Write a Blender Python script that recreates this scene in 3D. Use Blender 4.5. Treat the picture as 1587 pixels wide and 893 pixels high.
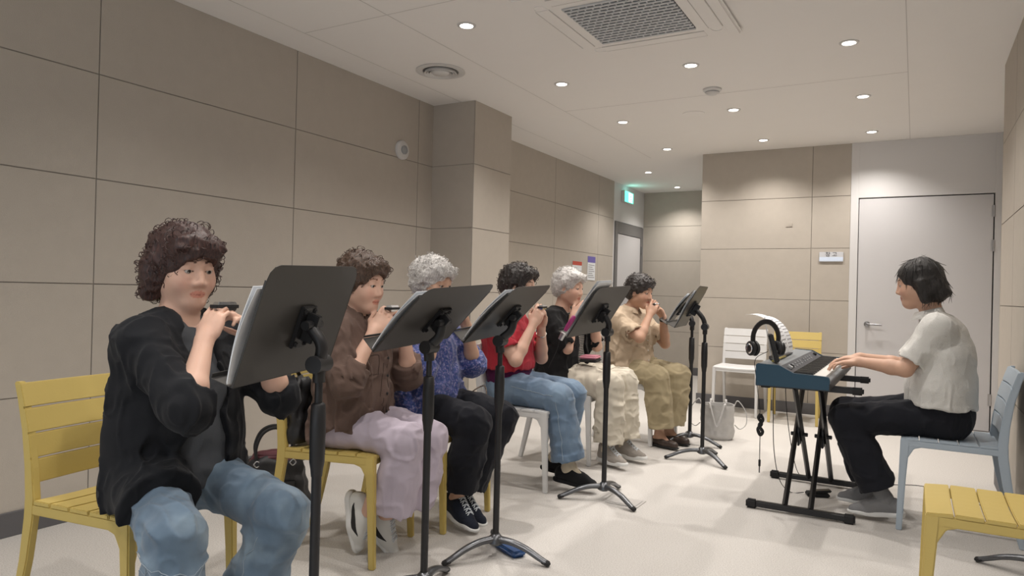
import bpy, bmesh, math, random
import numpy as np
from mathutils import Vector, Matrix

# ------------------------------------------------------------------ camera, light, exposure
sc = bpy.context.scene
COL = sc.collection
for o in list(bpy.data.objects):
    bpy.data.objects.remove(o)
random.seed(4)
PI = math.pi
CAM_H = 1.12
CX = Vector((0.8681, 0.0193, -0.4959)); CY = Vector((0.4957, 0.0163, 0.8683)); CZ = Vector((0.0248, -0.9997, 0.0046))
cd = bpy.data.cameras.new('camera'); cam = bpy.data.objects.new('camera', cd); COL.objects.link(cam); sc.camera = cam
cd.sensor_width = 36.0; cd.lens = 1094.0 / 1587.0 * 36.0; cd.clip_start = 0.02; cd.clip_end = 60
right = Vector((CX[0], CY[0], CZ[0])); down = Vector((CX[1], CY[1], CZ[1])); fwd = Vector((CX[2], CY[2], CZ[2]))
m = Matrix.Identity(4)
for i in range(3):
    m[i][0] = right[i]; m[i][1] = -down[i]; m[i][2] = -fwd[i]
m[0][3], m[1][3], m[2][3] = 0, 0, CAM_H
cam.matrix_world = m

sc.view_settings.view_transform = 'Standard'; sc.view_settings.look = 'None'
sc.view_settings.gamma = 1.0; sc.view_settings.use_curve_mapping = False
sc.view_settings.exposure = 0.06
w = bpy.data.worlds.new('world'); sc.world = w; w.use_nodes = True
w.node_tree.nodes['Background'].inputs[0].default_value = (0.86, 0.93, 1.0, 1)
w.node_tree.nodes['Background'].inputs[1].default_value = 0.95

SPOT_W = 60.0
CEIL = 2.6
VISIBLE_LAMPS = [(-2.205, 3.276), (-2.205, 4.499), (-2.21, 5.721), (-2.21, 6.966), (-2.83, 8.207), (-2.85, 9.477),
                 (-1.278, 4.48), (-1.275, 5.695), (-1.266, 6.908), (-0.358, 4.467), (-0.356, 5.692), (-0.358, 6.925)]
HIDDEN_LAMPS = [(-0.358, 3.25), (-2.205, 2.05), (-0.358, 2.03), (-1.28, 1.4), (-0.358, 0.8), (-2.205, 0.3), (-1.28, -0.4)]

# ------------------------------------------------------------------ materials
def mat(name, col, rough=0.6, metal=0.0, bump=0.0, bscale=60.0, var=0.0, vscale=6.0, spec=0.5, sheen=0.0, sss=0.0, emit=None, coat=0.0):
    mt = bpy.data.materials.new(name); mt.use_nodes = True
    nt = mt.node_tree; b = nt.nodes['Principled BSDF']
    b.inputs['Base Color'].default_value = (*col, 1)
    b.inputs['Roughness'].default_value = rough; b.inputs['Metallic'].default_value = metal
    b.inputs['Specular IOR Level'].default_value = spec
    b.inputs['Sheen Weight'].default_value = sheen
    b.inputs['Coat Weight'].default_value = coat
    if sss:
        b.inputs['Subsurface Weight'].default_value = sss
        b.inputs['Subsurface Radius'].default_value = (0.012, 0.005, 0.003)
        b.inputs['Subsurface Scale'].default_value = 1.0
    if emit:
        b.inputs['Emission Color'].default_value = (*emit[0], 1); b.inputs['Emission Strength'].default_value = emit[1]
    tc = nt.nodes.new('ShaderNodeTexCoord')
    if var:
        n = nt.nodes.new('ShaderNodeTexNoise'); n.inputs['Scale'].default_value = vscale; n.inputs['Detail'].default_value = 5
        nt.links.new(tc.outputs['Object'], n.inputs['Vector'])
        mx = nt.nodes.new('ShaderNodeMix'); mx.data_type = 'RGBA'
        mx.inputs[6].default_value = (*[c * (1 - var) for c in col], 1)
        mx.inputs[7].default_value = (*[min(1, c * (1 + var)) for c in col], 1)
        nt.links.new(n.outputs['Fac'], mx.inputs[0]); nt.links.new(mx.outputs[2], b.inputs['Base Color'])
    if bump:
        n2 = nt.nodes.new('ShaderNodeTexNoise'); n2.inputs['Scale'].default_value = bscale; n2.inputs['Detail'].default_value = 3
        nt.links.new(tc.outputs['Object'], n2.inputs['Vector'])
        bp = nt.nodes.new('ShaderNodeBump'); bp.inputs['Strength'].default_value = bump; bp.inputs['Distance'].default_value = 0.004
        nt.links.new(n2.outputs['Fac'], bp.inputs['Height']); nt.links.new(bp.outputs[0], b.inputs['Normal'])
    return mt

def ramp_mat(name, tex, scale, stops, rough=0.7, bump=0.0, stretch=(1, 1, 1), detail=4, sheen=0.0, interp='LINEAR', metal=0.0):
    """procedural cloth / floor colour from one texture through a ramp"""
    mt = bpy.data.materials.new(name); mt.use_nodes = True
    nt = mt.node_tree; b = nt.nodes['Principled BSDF']; b.inputs['Roughness'].default_value = rough
    b.inputs['Sheen Weight'].default_value = sheen; b.inputs['Metallic'].default_value = metal
    tc = nt.nodes.new('ShaderNodeTexCoord'); mp = nt.nodes.new('ShaderNodeMapping'); mp.inputs['Scale'].default_value = stretch
    nt.links.new(tc.outputs['Object'], mp.inputs['Vector'])
    if tex == 'noise':
        n = nt.nodes.new('ShaderNodeTexNoise'); n.inputs['Detail'].default_value = detail; out = n.outputs['Fac']
    elif tex == 'voronoi':
        n = nt.nodes.new('ShaderNodeTexVoronoi'); out = n.outputs['Distance']
    elif tex == 'wave':
        n = nt.nodes.new('ShaderNodeTexWave'); n.bands_direction = 'Z'; n.inputs['Distortion'].default_value = 1.0; out = n.outputs['Fac']
    else:
        n = nt.nodes.new('ShaderNodeTexChecker'); out = n.outputs['Fac']
    n.inputs['Scale'].default_value = scale
    nt.links.new(mp.outputs[0], n.inputs['Vector'])
    r = nt.nodes.new('ShaderNodeValToRGB'); r.color_ramp.interpolation = interp
    els = r.color_ramp.elements
    while len(els) < len(stops): els.new(0.5)
    for e, (p, c) in zip(els, stops): e.position = p; e.color = (*c, 1)
    nt.links.new(out, r.inputs[0]); nt.links.new(r.outputs[0], b.inputs['Base Color'])
    if bump:
        bp = nt.nodes.new('ShaderNodeBump'); bp.inputs['Strength'].default_value = bump; bp.inputs['Distance'].default_value = 0.003
        nt.links.new(out, bp.inputs['Height']); nt.links.new(bp.outputs[0], b.inputs['Normal'])
    return mt

def skin_mat(name, tone):
    mt = mat(name, tone, 0.5, bump=0.12, bscale=220, sss=0.12, spec=0.35)
    nt = mt.node_tree; b = nt.nodes['Principled BSDF']
    at = nt.nodes.new('ShaderNodeVertexColor'); at.layer_name = 'tint'
    mx = nt.nodes.new('ShaderNodeMix'); mx.data_type = 'RGBA'; mx.blend_type = 'MULTIPLY'; mx.inputs[0].default_value = 1
    mx.inputs[6].default_value = (*tone, 1); nt.links.new(at.outputs[0], mx.inputs[7]); nt.links.new(mx.outputs[2], b.inputs['Base Color'])
    return mt

def hair_mat(name, col, col2=None, scale=(28, 28, 5)):
    c2 = col2 or tuple(min(1, c * 2.2 + 0.01) for c in col)
    return ramp_mat(name, 'noise', 9.0, [(0.3, col), (0.72, c2)], rough=0.45, bump=0.9, stretch=scale, detail=6)

M = {}
M['wall'] = mat('acoustic_panel', (0.50, 0.455, 0.40), 0.93, bump=0.25, bscale=240, var=0.05, vscale=14, spec=0.15)
M['groove'] = mat('panel_groove', (0.33, 0.30, 0.265), 0.95)
M['ceiling'] = mat('ceiling_paint', (0.86, 0.84, 0.82), 0.9, bump=0.03, bscale=90, var=0.01)
M['ceil_line'] = mat('ceiling_joint', (0.62, 0.6, 0.58), 0.9)
M['white_paint'] = mat('white_paint', (0.70, 0.69, 0.69), 0.55, bump=0.04, bscale=60)
M['door_paint'] = mat('door_paint', (0.62, 0.61, 0.62), 0.5, bump=0.05, bscale=120)
M['dark_gap'] = mat('dark_gap', (0.03, 0.03, 0.03), 0.9)
M['baseboard'] = mat('baseboard_grey', (0.115, 0.112, 0.118), 0.65, bump=0.1, bscale=90, var=0.08)
M['frame_grey'] = mat('frame_grey', (0.17, 0.165, 0.165), 0.5)
M['floor'] = ramp_mat('vinyl_floor', 'noise', 190.0, [(0.3, (0.44, 0.415, 0.385)), (0.5, (0.58, 0.555, 0.525)), (0.7, (0.66, 0.635, 0.605))], rough=0.62, bump=0.05, detail=3)
M['steel'] = mat('brushed_steel', (0.55, 0.55, 0.56), 0.3, 1.0)
M['chrome'] = mat('chrome', (0.75, 0.75, 0.76), 0.12, 1.0)
M['lamp'] = mat('lamp_glow', (1, 1, 1), emit=((1.0, 0.93, 0.84), 14.0))
M['plastic_white'] = mat('white_plastic', (0.66, 0.65, 0.64), 0.45)
M['plastic_grey'] = mat('grey_plastic', (0.36, 0.37, 0.38), 0.5)
M['grill_dark'] = mat('grill_shadow', (0.05, 0.055, 0.065), 0.8)
M['grill'] = mat('grill_plastic', (0.56, 0.58, 0.60), 0.55)
M['ch_yellow'] = mat('mustard_plastic', (0.57, 0.435, 0.135), 0.5, bump=0.08, bscale=160, var=0.04)
M['ch_white'] = mat('white_chair_plastic', (0.66, 0.66, 0.66), 0.5, bump=0.08, bscale=160, var=0.02)
M['ch_blue'] = mat('pale_blue_plastic', (0.40, 0.47, 0.54), 0.5, bump=0.08, bscale=160, var=0.02)
M['stand_black'] = mat('stand_black', (0.018, 0.018, 0.02), 0.42, 0.2, spec=0.5)
M['stand_desk'] = mat('desk_black', (0.040, 0.037, 0.034), 0.42, 0.15, bump=0.02, bscale=400)
M['stand_leg'] = mat('stand_grey_metal', (0.13, 0.135, 0.145), 0.32, 0.85)
M['rubber'] = mat('black_rubber', (0.015, 0.015, 0.016), 0.8)
M['paper'] = mat('paper', (0.78, 0.80, 0.83), 0.8)
M['kb_blue'] = mat('keyboard_blue', (0.022, 0.060, 0.095), 0.35, 0.3)
M['kb_grey'] = mat('keyboard_grey', (0.20, 0.22, 0.24), 0.4, 0.3)
M['kb_dark'] = mat('keyboard_dark', (0.04, 0.042, 0.05), 0.5)
M['key_white'] = mat('ivory_keys', (0.78, 0.76, 0.72), 0.3)
M['key_black'] = mat('ebony_keys', (0.015, 0.015, 0.015), 0.35)
M['bag_black'] = mat('black_nylon', (0.018, 0.018, 0.02), 0.55, bump=0.5, bscale=30)
M['bag_wine'] = mat('wine_lining', (0.10, 0.025, 0.035), 0.6)
M['bag_silver'] = mat('silver_tote_fabric', (0.50, 0.49, 0.48), 0.5, 0.25, bump=0.8, bscale=28, var=0.15, vscale=18)
M['sign_green'] = mat('sign_green', (0.1, 0.6, 0.4), emit=((0.12, 0.85, 0.6), 2.0))
M['sign_white'] = mat('sign_lit_white', (0.8, 1, 0.97), emit=((0.6, 1.0, 0.95), 4.0))
M['white_rubber'] = mat('white_rubber', (0.72, 0.72, 0.71), 0.6)
M['eye'] = mat('eye_white', (0.42, 0.39, 0.36), 0.15)
M['iris'] = mat('dark_iris', (0.02, 0.012, 0.008), 0.15)

# ------------------------------------------------------------------ mesh helpers
def link(name, me, parent=None, loc=(0, 0, 0)):
    o = bpy.data.objects.new(name, me); COL.objects.link(o)
    if parent: o.parent = parent
    o.location = loc
    return o

def tag(o, label=None, cat=None, group=None, kind=None):
    if label: o['label'] = label
    if cat: o['category'] = cat
    if group: o['group'] = group
    if kind: o['kind'] = kind
    return o

def empty(name, loc, rz=0.0, label=None, cat=None, group=None):
    o = bpy.data.objects.new(name, None); COL.objects.link(o); o.location = loc; o.rotation_euler = (0, 0, rz)
    o.empty_display_size = 0.1
    return tag(o, label, cat, group)

class MB:
    def __init__(s): s.v = []; s.f = []; s.mi = []; s.mats = []; s.cur = 0
    def use(s, m):
        if m not in s.mats: s.mats.append(m)
        s.cur = s.mats.index(m); return s
    def add(s, vs, fs):
        b = len(s.v); s.v += [tuple(v) for v in vs]
        for f in fs: s.f.append(tuple(b + i for i in f)); s.mi.append(s.cur)
        return s
    def box(s, lo, hi, M4=None):
        x0, y0, z0 = lo; x1, y1, z1 = hi
        vs = [(x0, y0, z0), (x1, y0, z0), (x1, y1, z0), (x0, y1, z0), (x0, y0, z1), (x1, y0, z1), (x1, y1, z1), (x0, y1, z1)]
        if M4 is not None: vs = [M4 @ Vector(v) for v in vs]
        return s.add(vs, [(0, 3, 2, 1), (4, 5, 6, 7), (0, 1, 5, 4), (1, 2, 6, 5), (2, 3, 7, 6), (3, 0, 4, 7)])
    def prism(s, poly, d, M4=None):
        """polygon in xy extruded by d in z"""
        n = len(poly); vs = [(x, y, 0) for x, y in poly] + [(x, y, d) for x, y in poly]
        if M4 is not None: vs = [M4 @ Vector(v) for v in vs]
        return s.add(vs, [tuple(range(n))[::-1], tuple(range(n, 2 * n))] + [(i, (i + 1) % n, n + (i + 1) % n, n + i) for i in range(n)])
    def tube(s, pts, r, n=10, ry=None, caps=True, up=None):
        """r: radius or list; ry: optional second radius for an elliptical section"""
        pts = [Vector(p) for p in pts]; k = len(pts)
        rs = r if isinstance(r, (list, tuple)) else [r] * k
        rys = (ry if isinstance(ry, (list, tuple)) else [ry] * k) if ry else rs
        vs = []; N = None
        for i, p in enumerate(pts):
            t = (pts[min(i + 1, k - 1)] - pts[max(i - 1, 0)]).normalized()
            if N is None:
                a = Vector(up) if up else (Vector((0, 0, 1)) if abs(t.z) < 0.9 else Vector((1, 0, 0)))
                N = (a - t * a.dot(t)).normalized()
            else:
                N = (N - t * N.dot(t)).normalized()
            B = t.cross(N)
            for j in range(n):
                a = 2 * PI * j / n
                vs.append(p + N * (math.cos(a) * rs[i]) + B * (math.sin(a) * rys[i]))
        fs = [(i * n + j, i * n + (j + 1) % n, (i + 1) * n + (j + 1) % n, (i + 1) * n + j) for i in range(k - 1) for j in range(n)]
        if caps: fs += [tuple(range(n))[::-1], tuple(range((k - 1) * n, k * n))]
        return s.add(vs, fs)
    def lathe(s, prof, c=(0, 0, 0), n=32, M4=None):
        """prof: (r, z) list"""
        vs = []
        for r, z in prof:
            for j in range(n):
                a = 2 * PI * j / n; p = Vector((r * math.cos(a), r * math.sin(a), z))
                if M4 is not None: p = M4 @ p
                vs.append(p + Vector(c))
        k = len(prof)
        fs = [(i * n + j, i * n + (j + 1) % n, (i + 1) * n + (j + 1) % n, (i + 1) * n + j) for i in range(k - 1) for j in range(n)]
        fs += [tuple(range(n))[::-1], tuple(range((k - 1) * n, k * n))]
        return s.add(vs, fs)
    def build(s, name, m=None, parent=None, bevel=0.0, smooth=False, seg=2, loc=(0, 0, 0)):
        me = bpy.data.meshes.new(name); me.from_pydata(s.v, [], s.f)
        for mm in (s.mats or [m]): me.materials.append(mm)
        if s.mats: me.polygons.foreach_set('material_index', s.mi)
        bm = bmesh.new(); bm.from_mesh(me)
        bmesh.ops.recalc_face_normals(bm, faces=bm.faces)
        if bevel:
            es = [e for e in bm.edges if len(e.link_faces) == 2 and e.calc_face_angle(0) > 0.6]
            bmesh.ops.bevel(bm, geom=es, offset=bevel, segments=seg, affect='EDGES', clamp_overlap=True)
        for f in bm.faces: f.smooth = bool(smooth)
        if smooth:
            for e in bm.edges:
                if len(e.link_faces) == 2 and e.calc_face_angle(0) > 0.9: e.smooth = False
        bm.to_mesh(me); bm.free(); me.update()
        return link(name, me, parent, loc)

def RM(loc=(0, 0, 0), rx=0, ry=0, rz=0):
    return Matrix.Translation(loc) @ Matrix.Rotation(rz, 4, 'Z') @ Matrix.Rotation(ry, 4, 'Y') @ Matrix.Rotation(rx, 4, 'X')

def arc(pts, n=8):
    """Catmull-Rom through points"""
    P = [Vector(p) for p in pts]; P = [P[0] * 2 - P[1]] + P + [P[-1] * 2 - P[-2]]; out = []
    for i in range(1, len(P) - 2):
        for j in range(n):
            t = j / n; a, b, c, d = P[i - 1], P[i], P[i + 1], P[i + 2]
            out.append(0.5 * ((2 * b) + (c - a) * t + (2 * a - 5 * b + 4 * c - d) * t * t + (3 * b - a - 3 * c + d) * t ** 3))
    out.append(P[-2]); return out

def text_mesh(name, body, size, m, M4, parent=None, depth=0.0008):
    cu = bpy.data.curves.new(name, 'FONT'); cu.body = body; cu.size = size; cu.extrude = depth; cu.align_x = 'CENTER'; cu.align_y = 'CENTER'
    t = bpy.data.objects.new(name, cu); COL.objects.link(t)
    bpy.context.view_layer.update()
    me = bpy.data.meshes.new_from_object(t.evaluated_get(bpy.context.evaluated_depsgraph_get()))
    bpy.data.objects.remove(t)
    me.materials.clear(); me.materials.append(m)
    o = link(name, me, parent); o.matrix_local = M4
    return o

# ------------------------------------------------------------------ the room shell
def struct(o): o['kind'] = 'structure'; return o

def panel_wall(name, org, ux, L, cols, rows, nrm, thick=0.12, z0=0.107, M_=None):
    """a wall of acoustic boards: org = start of its face on the floor, ux = unit run, nrm = unit normal into the room"""
    mb = MB(); ux = Vector(ux); n = Vector(nrm); o = Vector(org); g = 0.0016
    def bx(a0, a1, z_0, z_1, d0, d1):
        ps = [o + ux * a + Vector((0, 0, z)) + n * d for z in (z_0, z_1) for a, d in ((a0, d0), (a1, d0), (a1, d1), (a0, d1))]
        mb.add(ps, [(0, 3, 2, 1), (4, 5, 6, 7), (0, 1, 5, 4), (1, 2, 6, 5), (2, 3, 7, 6), (3, 0, 4, 7)])
    mb.use(M['groove']); bx(0, L, 0, CEIL, -thick, -0.004)
    mb.use(M['wall'])
    cs = [0] + list(cols) + [L]; rs = list(rows)
    for a0, a1 in zip(cs[:-1], cs[1:]):
        for r0, r1 in zip(rs[:-1], rs[1:]):
            bx(a0 + (g if a0 > 0 else 0), a1 - (g if a1 < L else 0), r0 + (g if r0 > 0.12 else 0), r1 - (g if r1 < CEIL else 0), -0.004, 0)
    return struct(mb.build(name, bevel=0.0015, seg=1))

ROWS = [0.1, 0.6, 1.105, 1.607, 2.106, CEIL]
FR_Y = -2.2     # room end behind the camera, left open so world light fills in
struct(MB().box((-3.7, FR_Y - 0.15, -0.1), (1.15, 10.1, 0)).build('floor', M['floor']))
mb = MB().use(M['ceiling']); mb.box((-3.7, FR_Y - 0.15, CEIL), (1.15, 10.1, CEIL + 0.1))
struct(mb.build('ceiling'))
# board joints in the ceiling
mb = MB()
for x in (-3.13, -2.512, -0.067): mb.box((x - 0.0025, -1.5, CEIL - 0.0012), (x + 0.0025, 7.36, CEIL + 0.01))
for x0, x1, y in ((-3.13, -2.0, 2.96), (-2.512, -0.067, 5.2)): mb.box((x0, y - 0.002, CEIL - 0.001), (x1, y + 0.002, CEIL + 0.01))
struct(mb.build('trim_1', M['ceil_line']))

LYS = [y for y in (-1.78, -0.55, 0.695, 1.932, 3.163, 4.42)]
panel_wall('wall_left', (-3.4, FR_Y, 0), (0, 1, 0), 4.66 - FR_Y, [y - FR_Y for y in LYS], ROWS, (1, 0, 0))
# pier that juts into the room
panel_wall('wall_pier', (-3.42, 4.608, 0), (1, 0, 0), 0.414, [], ROWS, (0, -1, 0), thick=0.1)
panel_wall('wall_pier_side', (-3.0, 4.61, 0), (0, 1, 0), 0.57, [], ROWS, (1, 0, 0), thick=0.4)
panel_wall('wall_left_far', (-3.46, 5.18, 0), (0, 1, 0), 8.71 - 5.18, [0.57, 1.79, 3.02], ROWS, (1, 0, 0))
panel_wall('wall_alcove', (-3.58, 9.9, 0), (1, 0, 0), 1.75, [], ROWS, (0, -1, 0))
panel_wall('wall_end', (-1.955, 7.38, 0), (1, 0, 0), 1.41, [1.07], ROWS, (0, -1, 0))
struct(MB().box((-1.955, 7.5, 0), (-1.83, 9.9, CEIL)).build('wall_alcove_right', M['white_paint']))
mb = MB()          # white surround of the store door
mb.box((-0.545, 7.372, 0), (-0.478, 7.5, CEIL)); mb.box((0.588, 7.372, 0), (0.75, 7.5, CEIL)); mb.box((-0.478, 7.372, 2.078), (0.588, 7.5, CEIL))
struct(mb.build('wall_door_surround', M['white_paint'], bevel=0.0015, seg=1))
struct(MB().box((-0.478, 7.43, 0), (0.588, 7.5, 2.078)).build('wall_behind_door', M['dark_gap']))
mb = MB()
mb.box((-3.58, 8.71, 2.09), (-3.465, 9.9, CEIL)); mb.box((-3.58, 8.71, 0), (-3.465, 8.755, 2.09)); mb.box((-3.58, 9.86, 0), (-3.465, 9.9, 2.09))
struct(mb.build('wall_alcove_left', M['white_paint']))
panel_wall('wall_right', (0.458, 5.3, 0), (0, -1, 0), 1.28, [0.62], ROWS, (-1, 0, 0), thick=0.3)
panel_wall('wall_right_far', (0.635, 7.38, 0), (0, -1, 0), 2.08, [], ROWS, (-1, 0, 0))
panel_wall('wall_right_near', (1.0, 4.02, 0), (0, -1, 0), 4.02 - FR_Y, [1.2, 2.4, 3.6, 4.8], ROWS, (-1, 0, 0))

def baseb(name, lo, hi): struct(MB().box(lo, hi).build(name, M['baseboard'], bevel=0.002, seg=1))
baseb('baseboard_left', (-3.4, FR_Y, 0), (-3.388, 4.61, 0.107))
baseb('baseboard_pier', (-3.4, 4.598, 0), (-2.988, 4.61, 0.107))
baseb('baseboard_pier_side', (-3.0, 4.61, 0), (-2.988, 5.192, 0.107))
baseb('baseboard_left_far', (-3.46, 5.18, 0), (-3.448, 8.70, 0.107))
baseb('baseboard_alcove', (-3.46, 9.888, 0), (-1.955, 9.9, 0.107))
baseb('baseboard_end', (-1.967, 7.366, 0), (-0.548, 7.38, 0.107))
baseb('baseboard_right', (0.446, 4.03, 0), (0.458, 5.3, 0.107))
baseb('baseboard_right_far', (0.623, 5.3, 0), (0.635, 7.36, 0.107))

# store door
d = empty('door_1', (0.05, 7.39, 0)); d['kind'] = 'structure'
MB().box((-0.522, -0.012, 0.006), (0.528, 0.03, 2.068)).build('door_leaf', M['door_paint'], d, bevel=0.002)
hd = MB()
hd.lathe([(0.001, 0), (0.026, 0), (0.026, 0.008), (0.012, 0.012), (0.011, 0.045), (0.001, 0.045)], n=24, M4=RM((-0.435, -0.012, 0.895), rx=PI / 2))
hd.tube(arc([(-0.435, -0.052, 0.895), (-0.42, -0.058, 0.896), (-0.36, -0.058, 0.894), (-0.31, -0.056, 0.892)]), 0.0085, n=10)
hd.build('door_handle', mat('door_lever_metal', (0.30, 0.30, 0.31), 0.28, 0.9), d, smooth=True)
for z in (0.28, 1.62, 1.92):
    MB().tube([(0.533, -0.018, z - 0.05), (0.533, -0.018, z + 0.05)], 0.008, n=10).box((0.512, -0.0145, z - 0.05), (0.533, -0.0125, z + 0.05)).build('hinge', M['steel'], d, smooth=True)

# alcove door in its grey frame
d = empty('door_2', (-3.5, 9.31, 0)); d['kind'] = 'structure'
MB().box((-0.01, -0.545, 0), (0.05, -0.455, 2.08)).box((-0.01, 0.455, 0), (0.05, 0.545, 2.08)).box((-0.01, -0.455, 1.93), (0.05, 0.455, 2.08)).build('door_frame', M['frame_grey'], d, bevel=0.002)
MB().box((0.0, -0.45, 0.005), (0.04, 0.45, 1.925)).build('door_leaf', M['door_paint'], d, bevel=0.002)
for z in (0.3, 1.35, 1.75): MB().tube([(0.056, 0.47, z - 0.06), (0.056, 0.47, z + 0.06)], 0.012).build('hinge', M['frame_grey'], d, smooth=True)
hd = MB(); hd.tube(arc([(0.04, -0.38, 0.95), (0.09, -0.38, 0.95), (0.095, -0.30, 0.95), (0.095, -0.26, 0.95)]), 0.008)
hd.build('door_handle', M['chrome'], d, smooth=True)

# ------------------------------------------------------------------ lamps and ceiling fittings
def spot(x, y, watts, parent=None):
    ld = bpy.data.lights.new('downlight_beam', 'SPOT'); ld.energy = watts; ld.spot_size = math.radians(128); ld.spot_blend = 0.9
    ld.color = (1.0, 0.942, 0.88); ld.shadow_soft_size = 0.028
    lo = bpy.data.objects.new('downlight_beam', ld); COL.objects.link(lo)
    lo.location = (x, y, CEIL - 0.012)
    return lo

PLACES = ['leftmost row, nearest the camera, above the air conditioner corner', 'second in the left row', 'third in the left row', 'fourth in the left row beyond the square pier',
          'by the exit sign at the start of the alcove', 'deepest of all, inside the alcove', 'middle row beside the air conditioner', 'middle row next to the smoke detector',
          'middle row nearest the end wall', 'right row, nearest the camera', 'right row, in the middle', 'right row, just above the store door surround']
def downlight(i, x, y, label):
    r = empty('downlight', (x, y, CEIL), 0, label, 'ceiling light', 'recessed round downlights')
    MB().lathe([(0.036, -0.0005), (0.038, -0.006), (0.052, -0.005), (0.054, 0.0), (0.054, 0.002), (0.036, 0.002)], n=28).build('trim_ring', M['plastic_white'], r, smooth=True)
    MB().lathe([(0.001, -0.003), (0.03, -0.004), (0.037, -0.001), (0.037, 0.001), (0.001, 0.001)], n=24).build('lens', M['lamp'], r, smooth=True)
    spot(x, y, SPOT_W).name = 'downlight_beam'
for i, (x, y) in enumerate(VISIBLE_LAMPS):
    downlight(i, x, y, 'small round glowing ceiling downlight, ' + PLACES[i])
for x, y in HIDDEN_LAMPS: spot(x, y, SPOT_W * (0.75 if x < -2 else 0.8))

# air conditioner cassette
ac = empty('ceiling_air_conditioner', (-1.33, 3.52, CEIL), 0, 'large square white ceiling air conditioner cassette with grey mesh intake', 'air conditioner')
MB().box((-0.475, -0.475, -0.028), (0.475, 0.475, -0.001)).build('cassette_panel', M['ceiling'], ac, bevel=0.012, seg=3)
mb = MB()
for s in range(4):
    R4 = Matrix.Rotation(s * PI / 2, 4, 'Z')
    mb.box((-0.30, 0.335, -0.0315), (0.30, 0.405, -0.027), R4)
    mb.tube([R4 @ Vector(p) for p in arc([(-0.30, 0.335, -0.029), (-0.345, 0.345, -0.029), (-0.36, 0.37, -0.029), (-0.345, 0.395, -0.029), (-0.30, 0.405, -0.029)])], 0.0025, n=6)
mb.build('louvre', M['ceiling'], ac)
mb = MB()
for s in range(4):
    R4 = Matrix.Rotation(s * PI / 2, 4, 'Z')
    mb.box((-0.30, 0.331, -0.0318), (0.30, 0.3335, -0.027), R4)
    mb.box((-0.30, 0.4065, -0.0318), (0.30, 0.409, -0.027), R4)
mb.build('louvre_gap', M['ceil_line'], ac)
MB().box((-0.272, -0.272, -0.0295), (0.272, 0.272, -0.027)).build('intake_shadow', M['grill_dark'], ac)
mb = MB()
NR = 15
for i in range(NR + 1):
    y = -0.27 + 0.54 * i / NR; mb.box((-0.27, y - 0.0085, -0.035), (0.27, y + 0.0085, -0.0296))
for i in range(NR):
    y = -0.27 + 0.54 * i / NR; off = (i % 2) * 0.021
    for k in range(13):
        x = -0.27 + off + 0.042 * k
        if x < 0.268: mb.box((x - 0.003, y, -0.034), (x + 0.003, y + 0.54 / NR, -0.0296))
mb.build('intake_grille', M['grill'], ac)

r = empty('ceiling_vent', (-2.82, 3.89, CEIL), 0, 'round white ceiling air diffuser with concentric rings near the left wall', 'vent')
MB().lathe([(0.165, 0), (0.168, -0.006), (0.14, -0.012), (0.122, -0.006), (0.12, 0)], n=48).build('outer_ring', M['plastic_white'], r, smooth=True)
mb = MB()
for k, rr in enumerate((0.112, 0.094, 0.076)): mb.lathe([(rr - 0.014, -0.012), (rr - 0.002, -0.022), (rr, -0.02), (rr - 0.008, -0.004)], n=48)
mb.build('inner_ring', M['plastic_white'], r, smooth=True)
MB().lathe([(0.001, -0.026), (0.05, -0.024), (0.06, -0.014), (0.05, -0.004), (0.001, -0.004)], n=40).build('centre_disc', M['plastic_white'], r, smooth=True)
MB().lathe([(0.001, -0.002), (0.12, -0.002), (0.12, -0.0005), (0.001, -0.0005)], n=40).build('duct_opening', M['frame_grey'], r)
r = empty('smoke_detector', (-1.286, 5.065, CEIL), 0, 'domed pale smoke detector on the ceiling between the downlights', 'smoke detector')
MB().lathe([(0.065, 0), (0.066, -0.012), (0.055, -0.02), (0.05, -0.02), (0.048, -0.028), (0.03, -0.042), (0.001, -0.046)], n=36).build('detector_body', M['plastic_white'], r, smooth=True)
MB().lathe([(0.05, -0.0215), (0.0505, -0.0265), (0.049, -0.027), (0.049, -0.021)], n=36).build('sensor_slot', M['plastic_grey'], r, smooth=True)
tag(MB().lathe([(0.088, 0), (0.088, -0.004), (0.07, -0.007), (0.06, -0.005), (0.001, -0.005)], n=40).build('ceiling_speaker', M['ceiling'], None, smooth=True, loc=(-1.59, 5.69, CEIL)),
    'flat round cream cover flush with the ceiling behind the smoke detector', 'speaker cover')
r = empty('wall_alarm', (-3.4, 4.21, 2.167), 0, 'round white alarm sounder on the left wall beside the pier', 'alarm')
Rw = RM((0, 0, 0), ry=PI / 2)
MB().lathe([(0.072, 0.0), (0.072, 0.018), (0.062, 0.026), (0.001, 0.026)], n=36, M4=Rw).build('alarm_base', M['plastic_white'], r, smooth=True)
MB().lathe([(0.032, 0.026), (0.034, 0.036), (0.026, 0.04), (0.02, 0.032), (0.001, 0.036)], n=28, M4=Rw).build('alarm_grille', M['plastic_grey'], r, smooth=True)

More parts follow.
